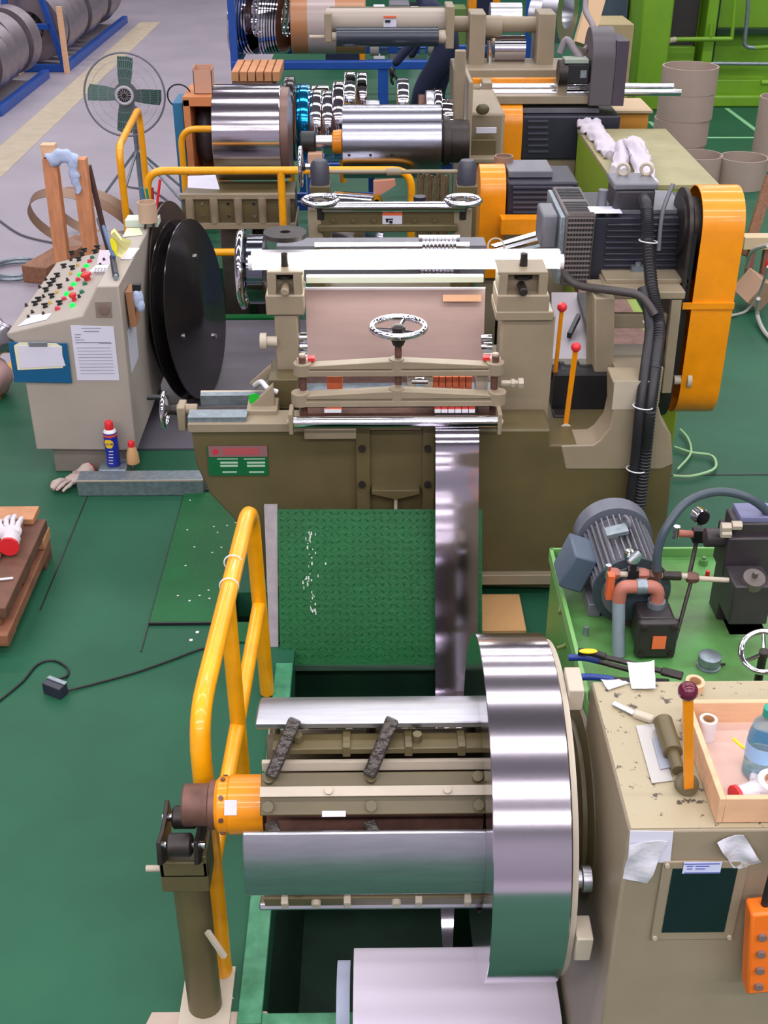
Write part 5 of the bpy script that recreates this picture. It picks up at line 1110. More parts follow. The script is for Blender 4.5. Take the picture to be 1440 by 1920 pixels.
# box cabinet with open front and blue bin
oc = thing('wooden_crate', 'orange wooden crate with dark open front behind the left yellow rail', 'crate', (X(362, 300, 9.2), 9.3, 0))
a0, a1 = X(348, 260, 9.1), X(402, 260, 9.1); zz1 = Zz(186, 9.1)
MB().box(a0, a0 + .05, 9.1, 9.6, 0, zz1).box(a1 - .0, a1 + .05, 9.1, 9.6, 0, zz1).box(a0, a1 + .05, 9.58, 9.6, 0, zz1).box(a0, a1 + .05, 9.1, 9.6, zz1 - .05, zz1 + .02).build('crate_frame', mat('orange_board', (196, 124, 76), .6), oc, bev=.004)
MB().ball(((a0 + a1) / 2 + .02, 9.35, zz1 - .32), .16, (.55, .8, 1.3)).build('dark_sack', mat('dark_grey_sack', (66, 60, 66), .5), label='dark grey sack inside the orange crate', cat='sack')
MB().box(a0 - .085, a0 - .01, 9.15, 9.5, 0, Zz(192, 9.15)).build('blue_bin', mat('steel_blue_bin', (36, 110, 150), .45), label='narrow blue bin left of the orange crate', cat='bin', bev=.005)
MB().torus((a0 - .05, 9.3, Zz(192, 9.15) + .02), (0, 1, .2), .09, .006, 28, 6).build('wire_hoop', BLACK, label='thin black wire hoop on top of the blue bin', cat='wire')
bx = thing('carton', 'small open cardboard carton standing on the orange crate', 'carton', (a0 + .08, 9.3, zz1 + .02))
q0_, q1_ = X(362, 145, 9.2), X(397, 145, 9.2); zz2 = Zz(126, 9.2)
MB().box(q0_, q1_, 9.2, 9.205, zz1 + .02, zz2 - .02).box(q0_, q1_, 9.34, 9.345, zz1 + .02, zz2).box(q0_, q0_ + .005, 9.2, 9.34, zz1 + .02, zz2).box(q1_ - .005, q1_, 9.2, 9.34, zz1 + .02, zz2 - .01).box(q0_, q1_, 9.2, 9.34, zz1 + .02, zz1 + .025).build('carton_body', mat('pinkish_card', (196, 152, 130), .7), bx)
# fan
fn = at(234, 178, Y=9.7)
fa = thing('pedestal_fan', 'grey pedestal fan with four dark green blades and wire cage', 'fan', (fn.x, 9.72, 0))
dirf = Vector((.14, -1, .12)).normalized(); Rf = .312
MB().torus(fn, dirf, Rf, .008, 60, 8).build('cage_ring', mat('fan_grey', (110, 108, 118), .5), fa)
a_ = dirf.cross(Vector((0, 0, 1))).normalized(); b_ = a_.cross(dirf)
WIRE = mat('cage_wire', (140, 138, 146), .5)
for k in range(90):
    t = 2 * math.pi * k / 90; e = a_ * math.cos(t) + b_ * math.sin(t)
    MB().tube([fn + dirf * .075 + e * .07, fn + dirf * .07 + e * .2, fn + e * Rf], .00085, 4, 2).build('cage_wire', WIRE, fa)
for rr_ in (.13, .2, .26): MB().torus(fn + dirf * (.072 if rr_ < .22 else .04), dirf, rr_, .0014, 48, 5).build('cage_hoop', WIRE, fa)
MB().torus(fn + dirf * .08, dirf, .062, .012, 36, 8).build('cage_badge', mat('badge_grey', (170, 166, 176), .5), fa)
for k in range(14):
    t = 2 * math.pi * k / 14; e = a_ * math.cos(t) + b_ * math.sin(t); MB().beam(fn + dirf * .083 + e * .018, fn + dirf * .083 + e * .052, .004, .004, dirf).build('badge_spoke', WIRE, fa)
FB = mat('dark_green_blade', (48, 88, 78), .45)
for k in range(4):
    t = R(94 + 90 * k); e = a_ * math.cos(t) + b_ * math.sin(t); s_ = dirf.cross(e)
    pp = [fn + e * .04 - s_ * .04, fn + e * .15 - s_ * .06 - dirf * .02, fn + e * .27 - s_ * .07 - dirf * .03, fn + e * .285 - s_ * .03, fn + e * .285 + s_ * .05 + dirf * .02, fn + e * .15 + s_ * .05 + dirf * .02, fn + e * .04 + s_ * .04]
    MB()._hull(pp, [q + dirf * .004 for q in pp]).build('blade', FB, fa)
MB().lathe(fn - dirf * .05, dirf, [(0, .06), (.09, .055), (.10, .03)], 28).build('blade_hub', IRON, fa)
MB().lathe(fn - dirf * .26, dirf, [(0, .06), (.02, .085), (.2, .09)], 28).build('motor_housing', mat('fan_motor_grey', (92, 84, 90), .45), fa)
MB().cyl((fn.x + .02, 9.86, .0), (fn.x + .02, 9.86, fn.z), .02).cyl((fn.x + .02, 9.86, fn.z - .3), (fn.x + .02, 9.86, fn.z - .12), .036).build('pole', GALV, fa)
for q in ((.34, -.20), (-.12, -.30), (.25, .35), (-.3, .2)):
    MB().cyl((fn.x + .02, 9.86, .42), (fn.x + .02 + q[0] * 1.15, 9.86 + q[1], .01), .011).build('leg', GALV, fa)
p = at(210, 385, Z=.02); MB().ball((p.x, p.y, .03), .035, (1.3, 1, .8)).build('plug', BLACK, label='black plug lying on the grey floor below the fan', cat='plug')
MB().tube([at(240, 350, Z=.01), at(290, 360, Z=.01), at(330, 390, Z=.01)], .008, 6, 5).build('fan_cable', mat('grey_cable', (100, 94, 100), .5), label='grey cable on the concrete under the fan legs', cat='cable')
MB().tube([at(-5, 410, Z=.01), at(40, 440, Z=.01), at(100, 455, Z=.01)], .008, 6, 5).build('floor_cable', mat('grey_cable', (100, 94, 100), .5), label='thin grey cable on the concrete at the far left, beside the standing timbers', cat='cable')
# timbers behind the console
OW = mat('orange_timber', (206, 138, 96), .6, var=.25, vs=7, stretch=(6, 6, 1))
def tpost(lab, a_, Y, w_, d_, top, lean=0):
    t = at(*a_, Y=Y); MB().beam((t.x - lean, Y, .0), (t.x, Y, t.z), w_, d_, (0, 1, 0)).build('timber_post', OW, label=lab, cat='timber', bev=.004)
tpost('tall orange timber standing behind the console, left one with pale top', (94, 296, ), 7.3, .085, .08, 0, .02)
t_ = at(85, 283, Y=7.3); MB().box(t_.x - .02, t_.x + .065, 7.27, 7.34, at(90, 294, Y=7.3).z + .003, at(85, 270, Y=7.3).z).build('pale_block', WOODL, label='pale wood block on top of the left standing timber', cat='block')
tpost('orange timber standing behind the console, right one with dark edge', (148, 296), 7.3, .088, .08, 0, .0)
t_ = at(168, 330, Y=7.36); MB().beam((t_.x + .10, 7.37, 0), (t_.x + .0, 7.37, t_.z + .06), .02, .06, (0, 1, 0)).build('dark_board', mat('dark_brown_board', (72, 48, 48), .6), label='dark thin board leaning on the right standing timber', cat='board')
t_ = at(112, 300, Y=7.28); MB().tube([(t_.x - .05, 7.28, t_.z), (t_.x + .02, 7.27, t_.z + .03), (t_.x + .10, 7.28, t_.z + .0)], lambda q: .045 - .01 * q, 16, 8).tube([(t_.x + .08, 7.27, t_.z), (t_.x + .085, 7.26, t_.z - .1), (t_.x + .09, 7.26, t_.z - .19)], lambda q: .032 - .01 * q, 16, 8).build('hanging_rag', FLANNEL, disp=.05, ds=.05, label='light blue rag draped between the two standing timbers', cat='rag')
p = at(78, 517, Z=0); q = at(110, 470, Z=0)
MB().beam((p.x, 7.8, .06), (p.x + .22, 8.5, .06), .19, .12).build('floor_timber', WOODD, label='brown timber beam lying on the concrete behind the console', cat='timber', bev=.005)
for cx_, cy_, rr_, lab in ((150, 425, .36, 'large brown strap hoop standing behind the timbers'), (178, 432, .30, 'brown strap hoop leaning behind the right timber')):
    Yh = 8.0 if rr_ > .33 else 8.75
    c = at(cx_, cy_, Y=Yh); MB().lathe((c.x, Yh, max(c.z, rr_ * .6)), (.25, 1, .9), [(0, rr_ - .004), (0, rr_), (.07, rr_), (.07, rr_ - .004), (0, rr_ - .004)], 48, False).build('strap_hoop', mat('brown_strap', (150, 122, 104), .45, .2), label=lab, cat='hoop')
c = at(30, 507, Z=.02); MB().torus((c.x, c.y, .02), (0, 0, 1), .19, .014, 44, 6).torus((c.x + .01, c.y, .045), (0, 0, 1), .185, .010, 44, 6).build('steel_hoop', GALV, label='loose steel wire hoop lying on the concrete at the left edge', cat='hoop')
c = at(-6, 640, Z=.3)
MB().ball((c.x, c.y, .32), .11, (1, 1, .9)).build('foil_bundle', mat('foil', (180, 176, 190), .25, .8, bump=.8, bs=12), label='crumpled silvery foil bundle at the left picture edge', cat='bundle', disp=.08, ds=.08)
MB().ball((c.x - .05, c.y - .05, .115), .13, (1, 1, .9)).build('pink_bag', mat('pinkish_bag', (200, 160, 160), .5, bump=.5, bs=10), label='pale pink bag under the silvery bundle at the left edge', cat='bag', disp=.08, ds=.1)
MB().tube([at(186, 410, Y=7.6), at(196, 440, Y=7.5), at(205, 470, Y=7.4)], .02, 8, 3).build('grey_pipe', GREYM, label='short grey pipe leaning behind the console', cat='pipe')
# ---------------------------------------------------------------- tension stand (second row)
ts = thing('tension_stand', 'beige tension stand with chrome roll and two small handwheels behind the slitter', 'machine', (.15, 6.0, 0))
YT = 5.9
MB().fb(600, 398, 852, 428, YT, .10).fb(596, 423, 858, 436, YT - .03, .14).build('cross_beam', OLIVE, ts, bev=.006)
for i in range(6):
    px = 625 + i * 38
    if abs(px - 733) > 22: c = at(px, 412, Y=YT); bolts(ts, [c], (0, -1, 0), .012, .01, OLIVE, 8)
lb = MB().fb(717, 398, 754, 425, YT - .004, .004).build('warning_label', PAPER, ts, label='white warning label with orange header')
MB().fb(717, 398, 754, 404, YT - .006, .003).build('label_header', mat('orange_header', (222, 100, 60), .5), lb)
MB().fb(723, 410, 737, 412.5, YT - .006, .002).fb(724, 412, 728, 417, YT - .006, .002).fb(730, 414, 736, 419, YT - .006, .002).build('label_symbol', BLACK, lb)
c = at(740, 388, Y=YT); MB().cyl((X(604, 388, YT), YT, c.z), (X(872, 388, YT), YT, c.z), .027, seg=28).build('chrome_roll', CHROME, ts)
for p0, p1, wx in ((578, 606, 601), (850, 884, 868)):
    MB().fb(p0, 392, p1, 470, YT + .0, .14).build('side_post', BEIGE, ts, bev=.006)
    MB().box(X(p0, 430, YT), X(p1, 430, YT), YT + .02, YT + .13, 0, at(p0, 440, Y=YT).z).build('stand_leg', OLIVE, ts)
    c = at(wx, 376, Y=YT + .03)
    wheel(ts, c, (0, 0, 1), .086, .015, 5, .024, dish=.015, hubm=IRON)
    MB().cyl((c.x, c.y, c.z - .09), (c.x, c.y, c.z), .035).build('wheel_stem', IRON, ts)
for px in (600, 875):
    c = at(px, 345, Y=6.35)
    MB().box(c.x - .055, c.x + .055, 6.3, 6.42, 0, c.z).build('rear_post', OLIVE, ts, bev=.005)
    MB().lathe((c.x, 6.36, c.z), (0, 0, 1), [(0, .052), (.10, .052), (.125, .035)], 28).build('black_cap', mat('dark_grey_cap', (66, 66, 78), .4), ts, bev=0)
c = at(740, 322, Y=6.36); MB().cyl((X(618, 322, 6.36), 6.36, c.z), (X(862, 322, 6.36), 6.36, c.z), .011).cyl((X(725, 322, 6.36), 6.36, c.z), (X(752, 322, 6.36), 6.36, c.z), .021).build('tie_shaft', BEIGE, ts)
c = at(563, 318, Y=6.3); wheel(ts, (c.x, 6.36, c.z), (1, 0, 0), .10, .010, 4, .022, dish=-.01)
MB().cyl((c.x, 6.36, c.z), (X(598, 318, 6.36), 6.36, c.z), .016).build('wheel_shaft', CHROME, ts)
MB().box(X(574, 430, YT), X(890, 430, YT), YT + .15, 6.5, .25, .55).build('stand_base', OLIVE, ts)
c = at(787, 378, Y=6.5); MB().cyl((c.x, 6.5, c.z - .1), (c.x, 6.5, c.z + .03), .035).build('oil_cup', NAVY, ts)
# coil in the accumulator pit
c = at(668, 385, Y=7.0)
MB().box(c.x - .2, c.x + .2, 6.85, 7.15, 0, c.z - .36).build('ring_stand', IRON, label='dark block carrying the bright steel ring', cat='stand')
MB().lathe((c.x - .13, 7.0, c.z - .14), (.95, -.3, 0), [(0, .19), (0, .22), (.25, .22), (.25, .19), (0, .19)], 60, False).build('steel_ring', CHROME, label='bright steel ring lying between the tension stand and the drum', cat='steel ring')
MB().prism([XZ(700, 372, 7.25), XZ(742, 345, 7.25), XZ(740, 335, 7.25), XZ(700, 338, 7.25)], 'y', 7.22, 7.26).build('salmon_board', mat('salmon_board', (190, 130, 108), .6), label='salmon brown board leaning right of the bright steel ring', cat='board')
mb = MB()
for i in range(12): x = X(782 + i * 5.2, 350, 6.9); mb.box(x, x + .012, 6.9 + (i % 3) * .02, 6.91 + (i % 3) * .02, .0, Zz(325 + (i * 7) % 9, 6.9))
mb.build('strip_bundle', mat('brown_reflective_strips', (170, 136, 104), .25, .7, var=.4, vs=20), label='bundle of narrow upright strips running up behind the tension stand', cat='strips')
# ---------------------------------------------------------------- motors of the recoilers
def motor2(lab, glab, g, m_, Y, top, bot, m=NAVY):
    t = thing('recoiler_motor', lab, 'motor', (X(m_[0], bot, Y), Y, 0))
    MB().fb(m_[0], top + 26, m_[1], bot, Y, .38).build('motor_body', m, t, bev=.012)
    mb = MB()
    for i in range(6): q = top + 34 + i * (bot - top - 40) / 6; mb.fb(m_[0] + 12, q, m_[0] + 50 if g[2] else m_[1] - 8, q + 3.5, Y - .012, .014)
    mb.build('cooling_fins', mat('fin_grey', (72, 72, 86), .4), t)
    x0_, x1_ = X(m_[0], top, Y), X(m_[1], top, Y)
    MB().box(x0_ + .02, x1_ - .12, Y + .08, Y + .34, Zz(top + 26, Y), Zz(top + 26, Y) + .04).build('motor_top', GREYM, t, bev=.006)
    MB().box(x0_, x1_, Y + .02, Y + .36, 0, Zz(bot, Y)).build('motor_stand', BEIGE, t, bev=.005)
    t2 = thing('recoiler_guard', glab, 'guard', (X(g[0], bot, Y), Y, 0))
    gx0_, gx1_ = X(g[0], bot, Y), X(g[1], bot, Y)
    zc1 = Zz(top + 4, Y); r_ = .15
    pr_ = [(Y - .02 + r_ - r_ * math.cos(math.pi * k / 10), zc1 - r_ + r_ * math.sin(math.pi * k / 10)) for k in range(11)]
    MB().prism(pr_ + [(Y + .28, .45), (Y - .02, .45)], 'x', gx0_, gx1_).build('guard_shell', YEL, t2, bev=.004)
    MB().box(gx0_ + .02, gx1_ - .02, Y + .03, Y + .22, 0, .45).build('guard_foot', BEIGE, t2)
motor2('dark recoiler motor right of the short orange guard', 'short orange belt guard right of the tension stand', (898, 946, 0), (950, 1082), 6.6, 316, 412)
motor2('dark louvred recoiler motor, farther one behind the tan pot', 'taller orange belt guard beside the louvred motor', (932, 976, 1), (978, 1160), 8.95, 192, 300)
pt_ = at(949, 318, Y=6.75); MB().pipe((pt_.x, 6.9, pt_.z - .16), (pt_.x, 6.9, at(949, 292, Y=6.9).z), .055, .047).build('paper_core', mat('brown_core', (140, 112, 96), .6), label='brown paper core standing between the two orange guards', cat='paper core')
MB().box(pt_.x - .07, pt_.x + .07, 6.83, 6.97, 0, pt_.z - .163).build('core_stand', BEIGE, label='beige block under the brown paper core', cat='block')
MB().fb(940, 412, 1055, 440, 6.45, .1).build('yellow_sill', YEL, label='yellow sill plate below the recoiler motor right of the stand', cat='sill')
# gas lamp side things: scrap strips next to the tube lamp
for i, (a_, b_) in enumerate((((930, 470), (1040, 440)), ((940, 478), (1035, 456)), ((925, 462), (1050, 425)))):
    MB().beam(at(*a_, Y=5.0), at(*b_, Y=5.15), .035, .006).build('steel_offcut', CHROME if i != 1 else GALV, label=['thin bright offcut strip beside the motor end', 'dull offcut strip lowest by the tube lamp', 'upper offcut strip leaning to the motor'][i], cat='strip')
c = at(930, 462, Y=4.95); MB().torus(c, (0, -1, .6), .035, .004, 24, 6).build('wire_ring', PALE, label='pale wire ring hanging near the right head', cat='ring')
MB().fb(1036, 440, 1056, 478, 4.85, .08).build('sensor_box', GREYM, label='grey sensor box at the motor left end', cat='box')
# grey bed behind the yoke with black fittings, lime base
bd = thing('rear_bench', 'grey sheet bench with black slots between the right column and yoke', 'bench', (X(1080, 640, 5.5), 5.6, 0))
MB()._hull([at(1036, 700, Y=5.0), at(1128, 700, Y=5.0), at(1090, 548, Y=6.1), at(1034, 548, Y=6.1)], [at(1036, 700, Y=5.0) + Vector((0, 0, -.1)), at(1128, 700, Y=5.0) + Vector((0, 0, -.1)), at(1090, 548, Y=6.1) + Vector((0, 0, -.1)), at(1034, 548, Y=6.1) + Vector((0, 0, -.1))]).build('bench_top', mat('lilac_grey_sheet', (150, 142, 150), .4), bd)
MB().beam(at(1090, 560, Y=6.0) + Vector((0, 0, .02)), at(1122, 672, Y=5.1) + Vector((0, 0, .03)), .05, .03).build('black_slot', BLACK, bd)
MB().beam(at(1084, 600, Y=5.6) + Vector((0, 0, .02)), at(1066, 640, Y=5.4) + Vector((0, 0, .03)), .02, .03).build('black_handle', BLACK, bd)
MB().box(X(1050, 700, 5.1), X(1090, 700, 5.1), 5.1, 5.9, 0, .45).build('bench_leg', GREYM, bd)
lb_ = thing('lime_base', 'lime green machine base behind the slitting machine yoke', 'machine base', (1.1, 5.6, 0))
MB().box(X(1146, 660, 5.15), at(1275, 800, Y=4.95).x, 5.02, 6.6, 0, .50).build('base_body', mat('olive_lime_enamel', (120, 140, 30), .45), lb_, bev=.01)
MB().box(X(1146, 660, 5.15), X(1240, 660, 5.15), 5.3, 6.5, .50, .54).build('base_top', RUST, lb_)
# ---------------------------------------------------------------- right: table, gloves, tubes, junk
gt = thing('green_table', 'long olive green steel table behind the drive motor', 'table', (1.85, 8.1, 0))
p0, p1, p2, p3 = at(1090, 243, Z=.8), at(1246, 241, Z=.8), at(1354, 350, Z=.8), at(1150, 350, Z=.8)
TXa, TXb, TYa, TYb = 1.53, 2.18, 7.3, 8.84
MB().box(TXa, TXb, TYa, TYb, .77, .80).build('table_top', LIMED, gt, bev=.004)
MB().box(TXa, TXa + .02, TYa + .02, TYb - .02, 0, .77).box(TXb - .02, TXb, TYa + .02, TYb - .02, 0, .77).box(TXa, TXb, TYb - .04, TYb - .02, 0, .77).build('side_panel', mat('lime_panel', (130, 160, 40), .5), gt)
MB().box(TXa, TXb, TYa, TYa + .02, .68, .77).build('apron', mat('lime_apron', (126, 140, 40), .5), gt)
g1 = [at(1084, 214, Z=.98), at(1112, 240, Z=.92), at(1135, 270, Z=.9), at(1150, 288, Z=.86)]
def sleeve(pts, w0, w1, lab):
    "flattened cloth lying along a path on the table"
    P_ = cr([(p[0], p[1]) for p in pts], 9); Zs = cr([(p[2], p[3]) for p in pts], 9); mb = MB(); rings = []
    for i, p in enumerate(P_):
        q = P_[min(i + 1, len(P_) - 1)] - P_[max(i - 1, 0)]; q.normalize(); n = Vector((-q.y, q.x)); s_ = i / (len(P_) - 1)
        W = w0 + (w1 - w0) * s_; ring = []
        for k in range(28):
            t = 2 * math.pi * k / 28; off = W * math.cos(t); h = .5 * W * math.sin(t) + .012 * math.sin(9 * s_ * 3 + 3 * t)
            ring.append(mb.bm.verts.new((p.x + n.x * off, p.y + n.y * off, Zs[i].x + max(-.005, h + .5 * W * .5))))
        rings.append(ring)
    for A_, B_ in zip(rings, rings[1:]):
        for k in range(28): mb.bm.faces.new((A_[k], A_[(k + 1) % 28], B_[(k + 1) % 28], B_[k]))
    mb.bm.faces.new(rings[0][::-1]); mb.bm.faces.new(rings[-1])
    return mb.build('work_sleeve', mat('white_cloth', (200, 192, 204), .85, bump=.5, bs=25), label=lab, cat='sleeve', disp=.06, ds=.07, ang=70)
T8 = lambda px, py, dz=0: (*at(px, py, Z=.83)[:2], .805 + dz, 0)
sleeve([T8(1102, 232), T8(1116, 246), T8(1134, 268), T8(1148, 290)], .085, .06, 'white cloth sleeve lying over the far left table corner')
sleeve([T8(1160, 318), T8(1172, 285, .06), T8(1190, 292, .08), T8(1206, 320, .02), T8(1214, 342)], .05, .065, 'crumpled white cloth hanging over the table front edge')
def ptube(lab, px, py, z0_, h_, r_=.22, Y=None, tilt=0):
    c = at(px, py, Z=z0_) if Y is None else Vector((X(px, py, Y), Y, z0_)); 
    MB().pipe((c.x, c.y, z0_), (c.x + tilt, c.y, z0_ + h_), r_, r_ - .012, 48).build('paper_tube', TAN, label=lab, cat='paper tube', group='tan paper tubes')
Yt = 10.9; xt = X(1276, 220, Yt)
for i, (l, dx) in enumerate((('bottom', 0), ('second', .015), ('third', .03), ('topmost', .035))):
    MB().pipe((xt + dx, Yt, .002 + i * .222), (xt + dx, Yt, .22 + i * .222), .245, .232, 48).build('paper_tube', TAN, label='tan paper tube in the tall stack by the green press, %s one' % l, cat='paper tube', group='tan paper tubes')
ptube('low tan paper tube standing right of the olive table corner', 1388, 342, 0, .25, .205, 10.45 - .2)
ptube('low tan paper tube half hidden behind the olive table', 1306, 330, 0, .26, .2, 10.3)
ptube('tan paper tube cut off by the right picture edge', 1449, 300, 0, .62, .2, 10.9)
bxo = thing('carton', 'orange brown carton with cardboard lid beyond the olive table', 'carton', (X(1180, 230, 9.4), 9.4, 0))
MB().fb(1148, 212, 1214, 262, 9.4, .3).build('carton_body', mat('orange_carton', (214, 144, 54), .6), bxo, bev=.004)
MB().box(X(1148, 240, 9.4), X(1214, 240, 9.4), 9.42, 9.68, 0, Zz(262, 9.4)).build('carton_base', IRON, bxo)
zc_ = Zz(212, 9.4); MB().box(X(1143, 212, 9.4), X(1222, 212, 9.4), 9.36, 9.85, zc_, zc_ + .02).build('cardboard_lid', mat('lid_card', (198, 172, 140), .7), bxo, bev=.003)
# lime green press
gm_ = thing('green_press', 'lime green press machine with pipes at the top right', 'machine', (4.2, 14, 0))
YG = 13.6
def g(p0, q0, p1, q1, Y, dep, nm='press_frame', m=LIME, b=.01): MB().fb(p0, q0, p1, q1, Y, dep).build(nm, m, gm_, bev=b)
gx = lambda px: X(px, 100, YG)
MB().box(X(1182, 150, YG), X(1238, 150, YG), YG - .25, YG + .9, 0, 3.0).build('side_column', LIME, gm_, bev=.02)
MB().box(X(1238, 150, YG), X(1460, 150, YG) + 1, YG + .3, YG + 1.2, 0, 3.0).build('press_body', LIME, gm_)
g(1238, -60, 1312, 88, YG + .2, .15, 'dark_panel', mat('dark_brown_panel', (52, 44, 46), .5))
MB().fb(1240, 88, 1300, 150, YG + .1, .2).build('lower_panel', LIME, gm_, bev=.01)
MB().box(X(1310, 150, YG), X(1330, 150, YG), YG, YG + .3, 0, 3.0).build('frame_rib', LIME, gm_, bev=.01)
MB().box(X(1330, 150, YG), X(1342, 150, YG), YG + .2, YG + .31, 0, 3.0).build('rib_shade_strip', DGREEN, gm_)  # solid dark strip standing in for the shade beside the rib
MB().fb(1344, 55, 1470, 64, YG + .15, .2).build('gap_shade_strip', DGREEN, gm_)  # solid dark strip, colour replaces the shade of an open gap
MB().box(X(1330, 170, YG), X(1460, 170, YG) + .8, YG - .1, YG + .4, 0, Zz(178, YG)).build('press_foot', LIME, gm_, bev=.02)
g(1215, 150, 1440, 176, YG + .05, .3, 'cross_frame', LIME)
MB().cyl(at(1262, 74, Y=YG - .1), at(1372, 73, Y=YG - .1), .024).bent([at(1372, 74, Y=YG - .1), at(1378, 5, Y=YG - .1), at(1380, -40, Y=YG - .1)], .02, .05).cyl(at(1332, 73, Y=YG - .1), at(1334, 45, Y=YG - .1), .022).build('green_pipe', LIME, gm_)
MB().tube([at(1266, 74, Y=YG - .1), at(1248, 80, Y=YG - .15), at(1242, 102, Y=YG - .2)], .03, 12, 5).build('flexible_hose', PALE, gm_)
MB().bent([at(1404, -30, Y=YG), at(1402, 20, Y=YG), at(1395, 88, Y=YG), at(1418, 90, Y=YG)], .022, .06).cyl(at(1337, 119, Y=YG - .1), at(1450, 120, Y=YG - .1), .02).build('grey_pipe', GALV, gm_)
MB().tube([at(1337, 119, Y=YG - .1), at(1318, 124, Y=YG - .12), at(1300, 130, Y=YG - .15), at(1270, 128, Y=YG - .15)], .016, 10, 5).build('hose_end', PALE, gm_)
MB().cyl(at(1415, 90, Y=YG), at(1445, 88, Y=YG), .024).cyl(at(1427, 155, Y=YG - .15), at(1450, 155, Y=YG - .15), .03).build('green_stub', LIME, gm_)
# boards and junk at right edge
jk = at(1420, 560, Z=0)
MB().beam(at(1398, 480, Y=7.7), at(1446, 330, Y=7.9), .07, .03, (0, 1, 0)).build('leaning_board', WOODD, label='brown board leaning at the right picture edge behind the belt guard', cat='board')
MB().fb(1396, 446, 1470, 468, 7.5, .10).build('pale_board', mat('pale_board', (206, 184, 150), .6), label='pale horizontal board at the right picture edge', cat='board')
mb = MB().box(X(1402, 480, 7.55), X(1402, 480, 7.55) + .04, 7.52, 7.57, 0, Zz(468, 7.5)).box(X(1430, 480, 7.55), X(1430, 480, 7.55) + .04, 7.52, 7.57, 0, Zz(468, 7.5))
mb.build('board_trestle', mat('reddish_trestle', (140, 90, 80), .6), label='reddish wooden trestle legs under the pale board', cat='trestle')
p = at(1415, 548, Z=.12)
MB().ob((p.x, p.y, .14), (.17, .17, .17), Matrix.Rotation(.6, 3, 'Y') @ Matrix.Rotation(.5, 3, 'Z')).build('brown_carton', mat('brown_carton', (178, 142, 118), .7), label='tilted brown carton on the green floor at the right edge', cat='carton', bev=.004)
p = at(1438, 520, Z=.2); MB().ball((p.x, p.y - .05, .30), .06, (.7, .7, 1)).build('red_wrap', RED, label='red plastic wrap beside the tilted brown carton', cat='wrap')
MB().tube([at(1370, 592, Z=.02), at(1400, 582, Z=.02), at(1425, 545, Z=.2), at(1440, 500, Z=.45)], .009, 8, 6).tube([at(1400, 500, Z=.3), at(1412, 470, Z=.5), at(1440, 460, Z=.6)], .014, 8, 6).tube([at(1422, 560, Z=.2), at(1420, 590, Z=.05), at(1432, 620, Z=.02), at(1450, 640, Z=.02)], .013, 8, 6).build('grey_hose', mat('pale_grey_hose', (180, 176, 170), .4), label='pale grey hoses tangled around the right edge boards', cat='hose')
MB().tube([at(1275, 805, Z=.02), at(1290, 822, Z=.02), at(1295, 850, Z=.02), at(1270, 880, Z=.02)], .006, 8, 6).tube([at(1262, 892, Z=.02), at(1300, 892, Z=.02), at(1340, 878, Z=.02), at(1335, 855, Z=.02), at(1295, 848, Z=.02), at(1265, 838, Z=.02)], .007, 8, 6).build('loose_hose', mat('pale_green_hose', (150, 190, 140), .35), label='pale translucent hose looped on the green floor right of the machine', cat='hose')
# ---------------------------------------------------------------- back machine
bmc = thing('back_machine', 'beige roller machine with long dark rubber roller at the top centre', 'machine', (.4, 10, 0))
YB = 10.0
c = at(740, 42, Y=YB); MB().cyl((X(612, 42, YB), YB, c.z), (X(845, 42, YB), YB, c.z), .105, seg=36).build('beige_roller', mat('dusty_beige', (164, 152, 140), .4), bmc)
MB().fb(618, 15, 842, 22, YB + .02, .08).build('top_bar', OLIVE, bmc, bev=.004)
c = at(720, 69, Y=YB - .15); MB().cyl((X(632, 69, YB), YB - .15, c.z), (X(820, 69, YB), YB - .15, c.z), .073, seg=36).build('rubber_roller', mat('dark_blue_rubber', (50, 56, 68), .25), bmc, label='dark rubber roller')
MB().cyl((X(612, 66, YB), YB - .15, c.z), (X(632, 66, YB), YB - .15, c.z), .035).cyl((X(582, 68, YB), YB - .15, c.z), (X(615, 66, YB), YB - .15, c.z), .014).cyl((X(820, 66, YB), YB - .15, c.z), (X(840, 66, YB), YB - .15, c.z), .05).build('roller_journal', PALE, bmc)
MB().fb(608, 25, 622, 80, YB - .2, .1).build('end_arm', BEIGE, bmc, bev=.008); MB().fb(836, 12, 852, 92, YB - .2, .3).build('end_arm', BEIGE, bmc, bev=.008)
lb = MB().fb(719, 30, 743, 52, YB - .112, .01).build('warning_label', PAPER, bmc, label='white warning label'); MB().fb(719, 30, 743, 34, YB - .12, .008).build('label_header', mat('orange_header', (222, 100, 60), .5), lb); MB().fb(722, 38, 732, 42, YB - .12, .008).build('label_symbol', BLACK, lb)
MB().cyl(at(850, 45, Y=YB), at(1015, 46, Y=YB), .06).cyl(at(900, 50, Y=YB), at(940, 50, Y=YB), .085).build('cross_shaft', BEIGE, bmc)
for p0, p1 in ((880, 910), (1008, 1040)): MB().box(X(p0, 80, YB - .2), X(p1, 80, YB - .2), YB - .2, YB + .1, .0, Zz(26, YB - .2)).build('upright', BEIGE, bmc, bev=.01)
c = at(955, 32, Y=YB + .3); MB().cyl((X(925, 32, YB), YB + .3, c.z), (X(985, 32, YB), YB + .3, c.z), .11).build('steel_pulley', ZINC, bmc)
c = at(955, 92, Y=YB); MB().cyl((X(926, 92, YB), YB, c.z), (X(983, 92, YB), YB, c.z), .105).build('steel_pulley', STEEL, bmc)
MB().cyl(at(918, 122, Y=YB - .1), at(918, 75, Y=YB - .1), .022).build('air_cylinder', CHROME, bmc)
MB().fb(909, 120, 931, 136, YB - .15, .1).build('yellow_block', YEL, bmc)
MB().fb(850, 130, 1100, 200, YB - .4, .5).build('machine_body', BEIGE, bmc, bev=.01)
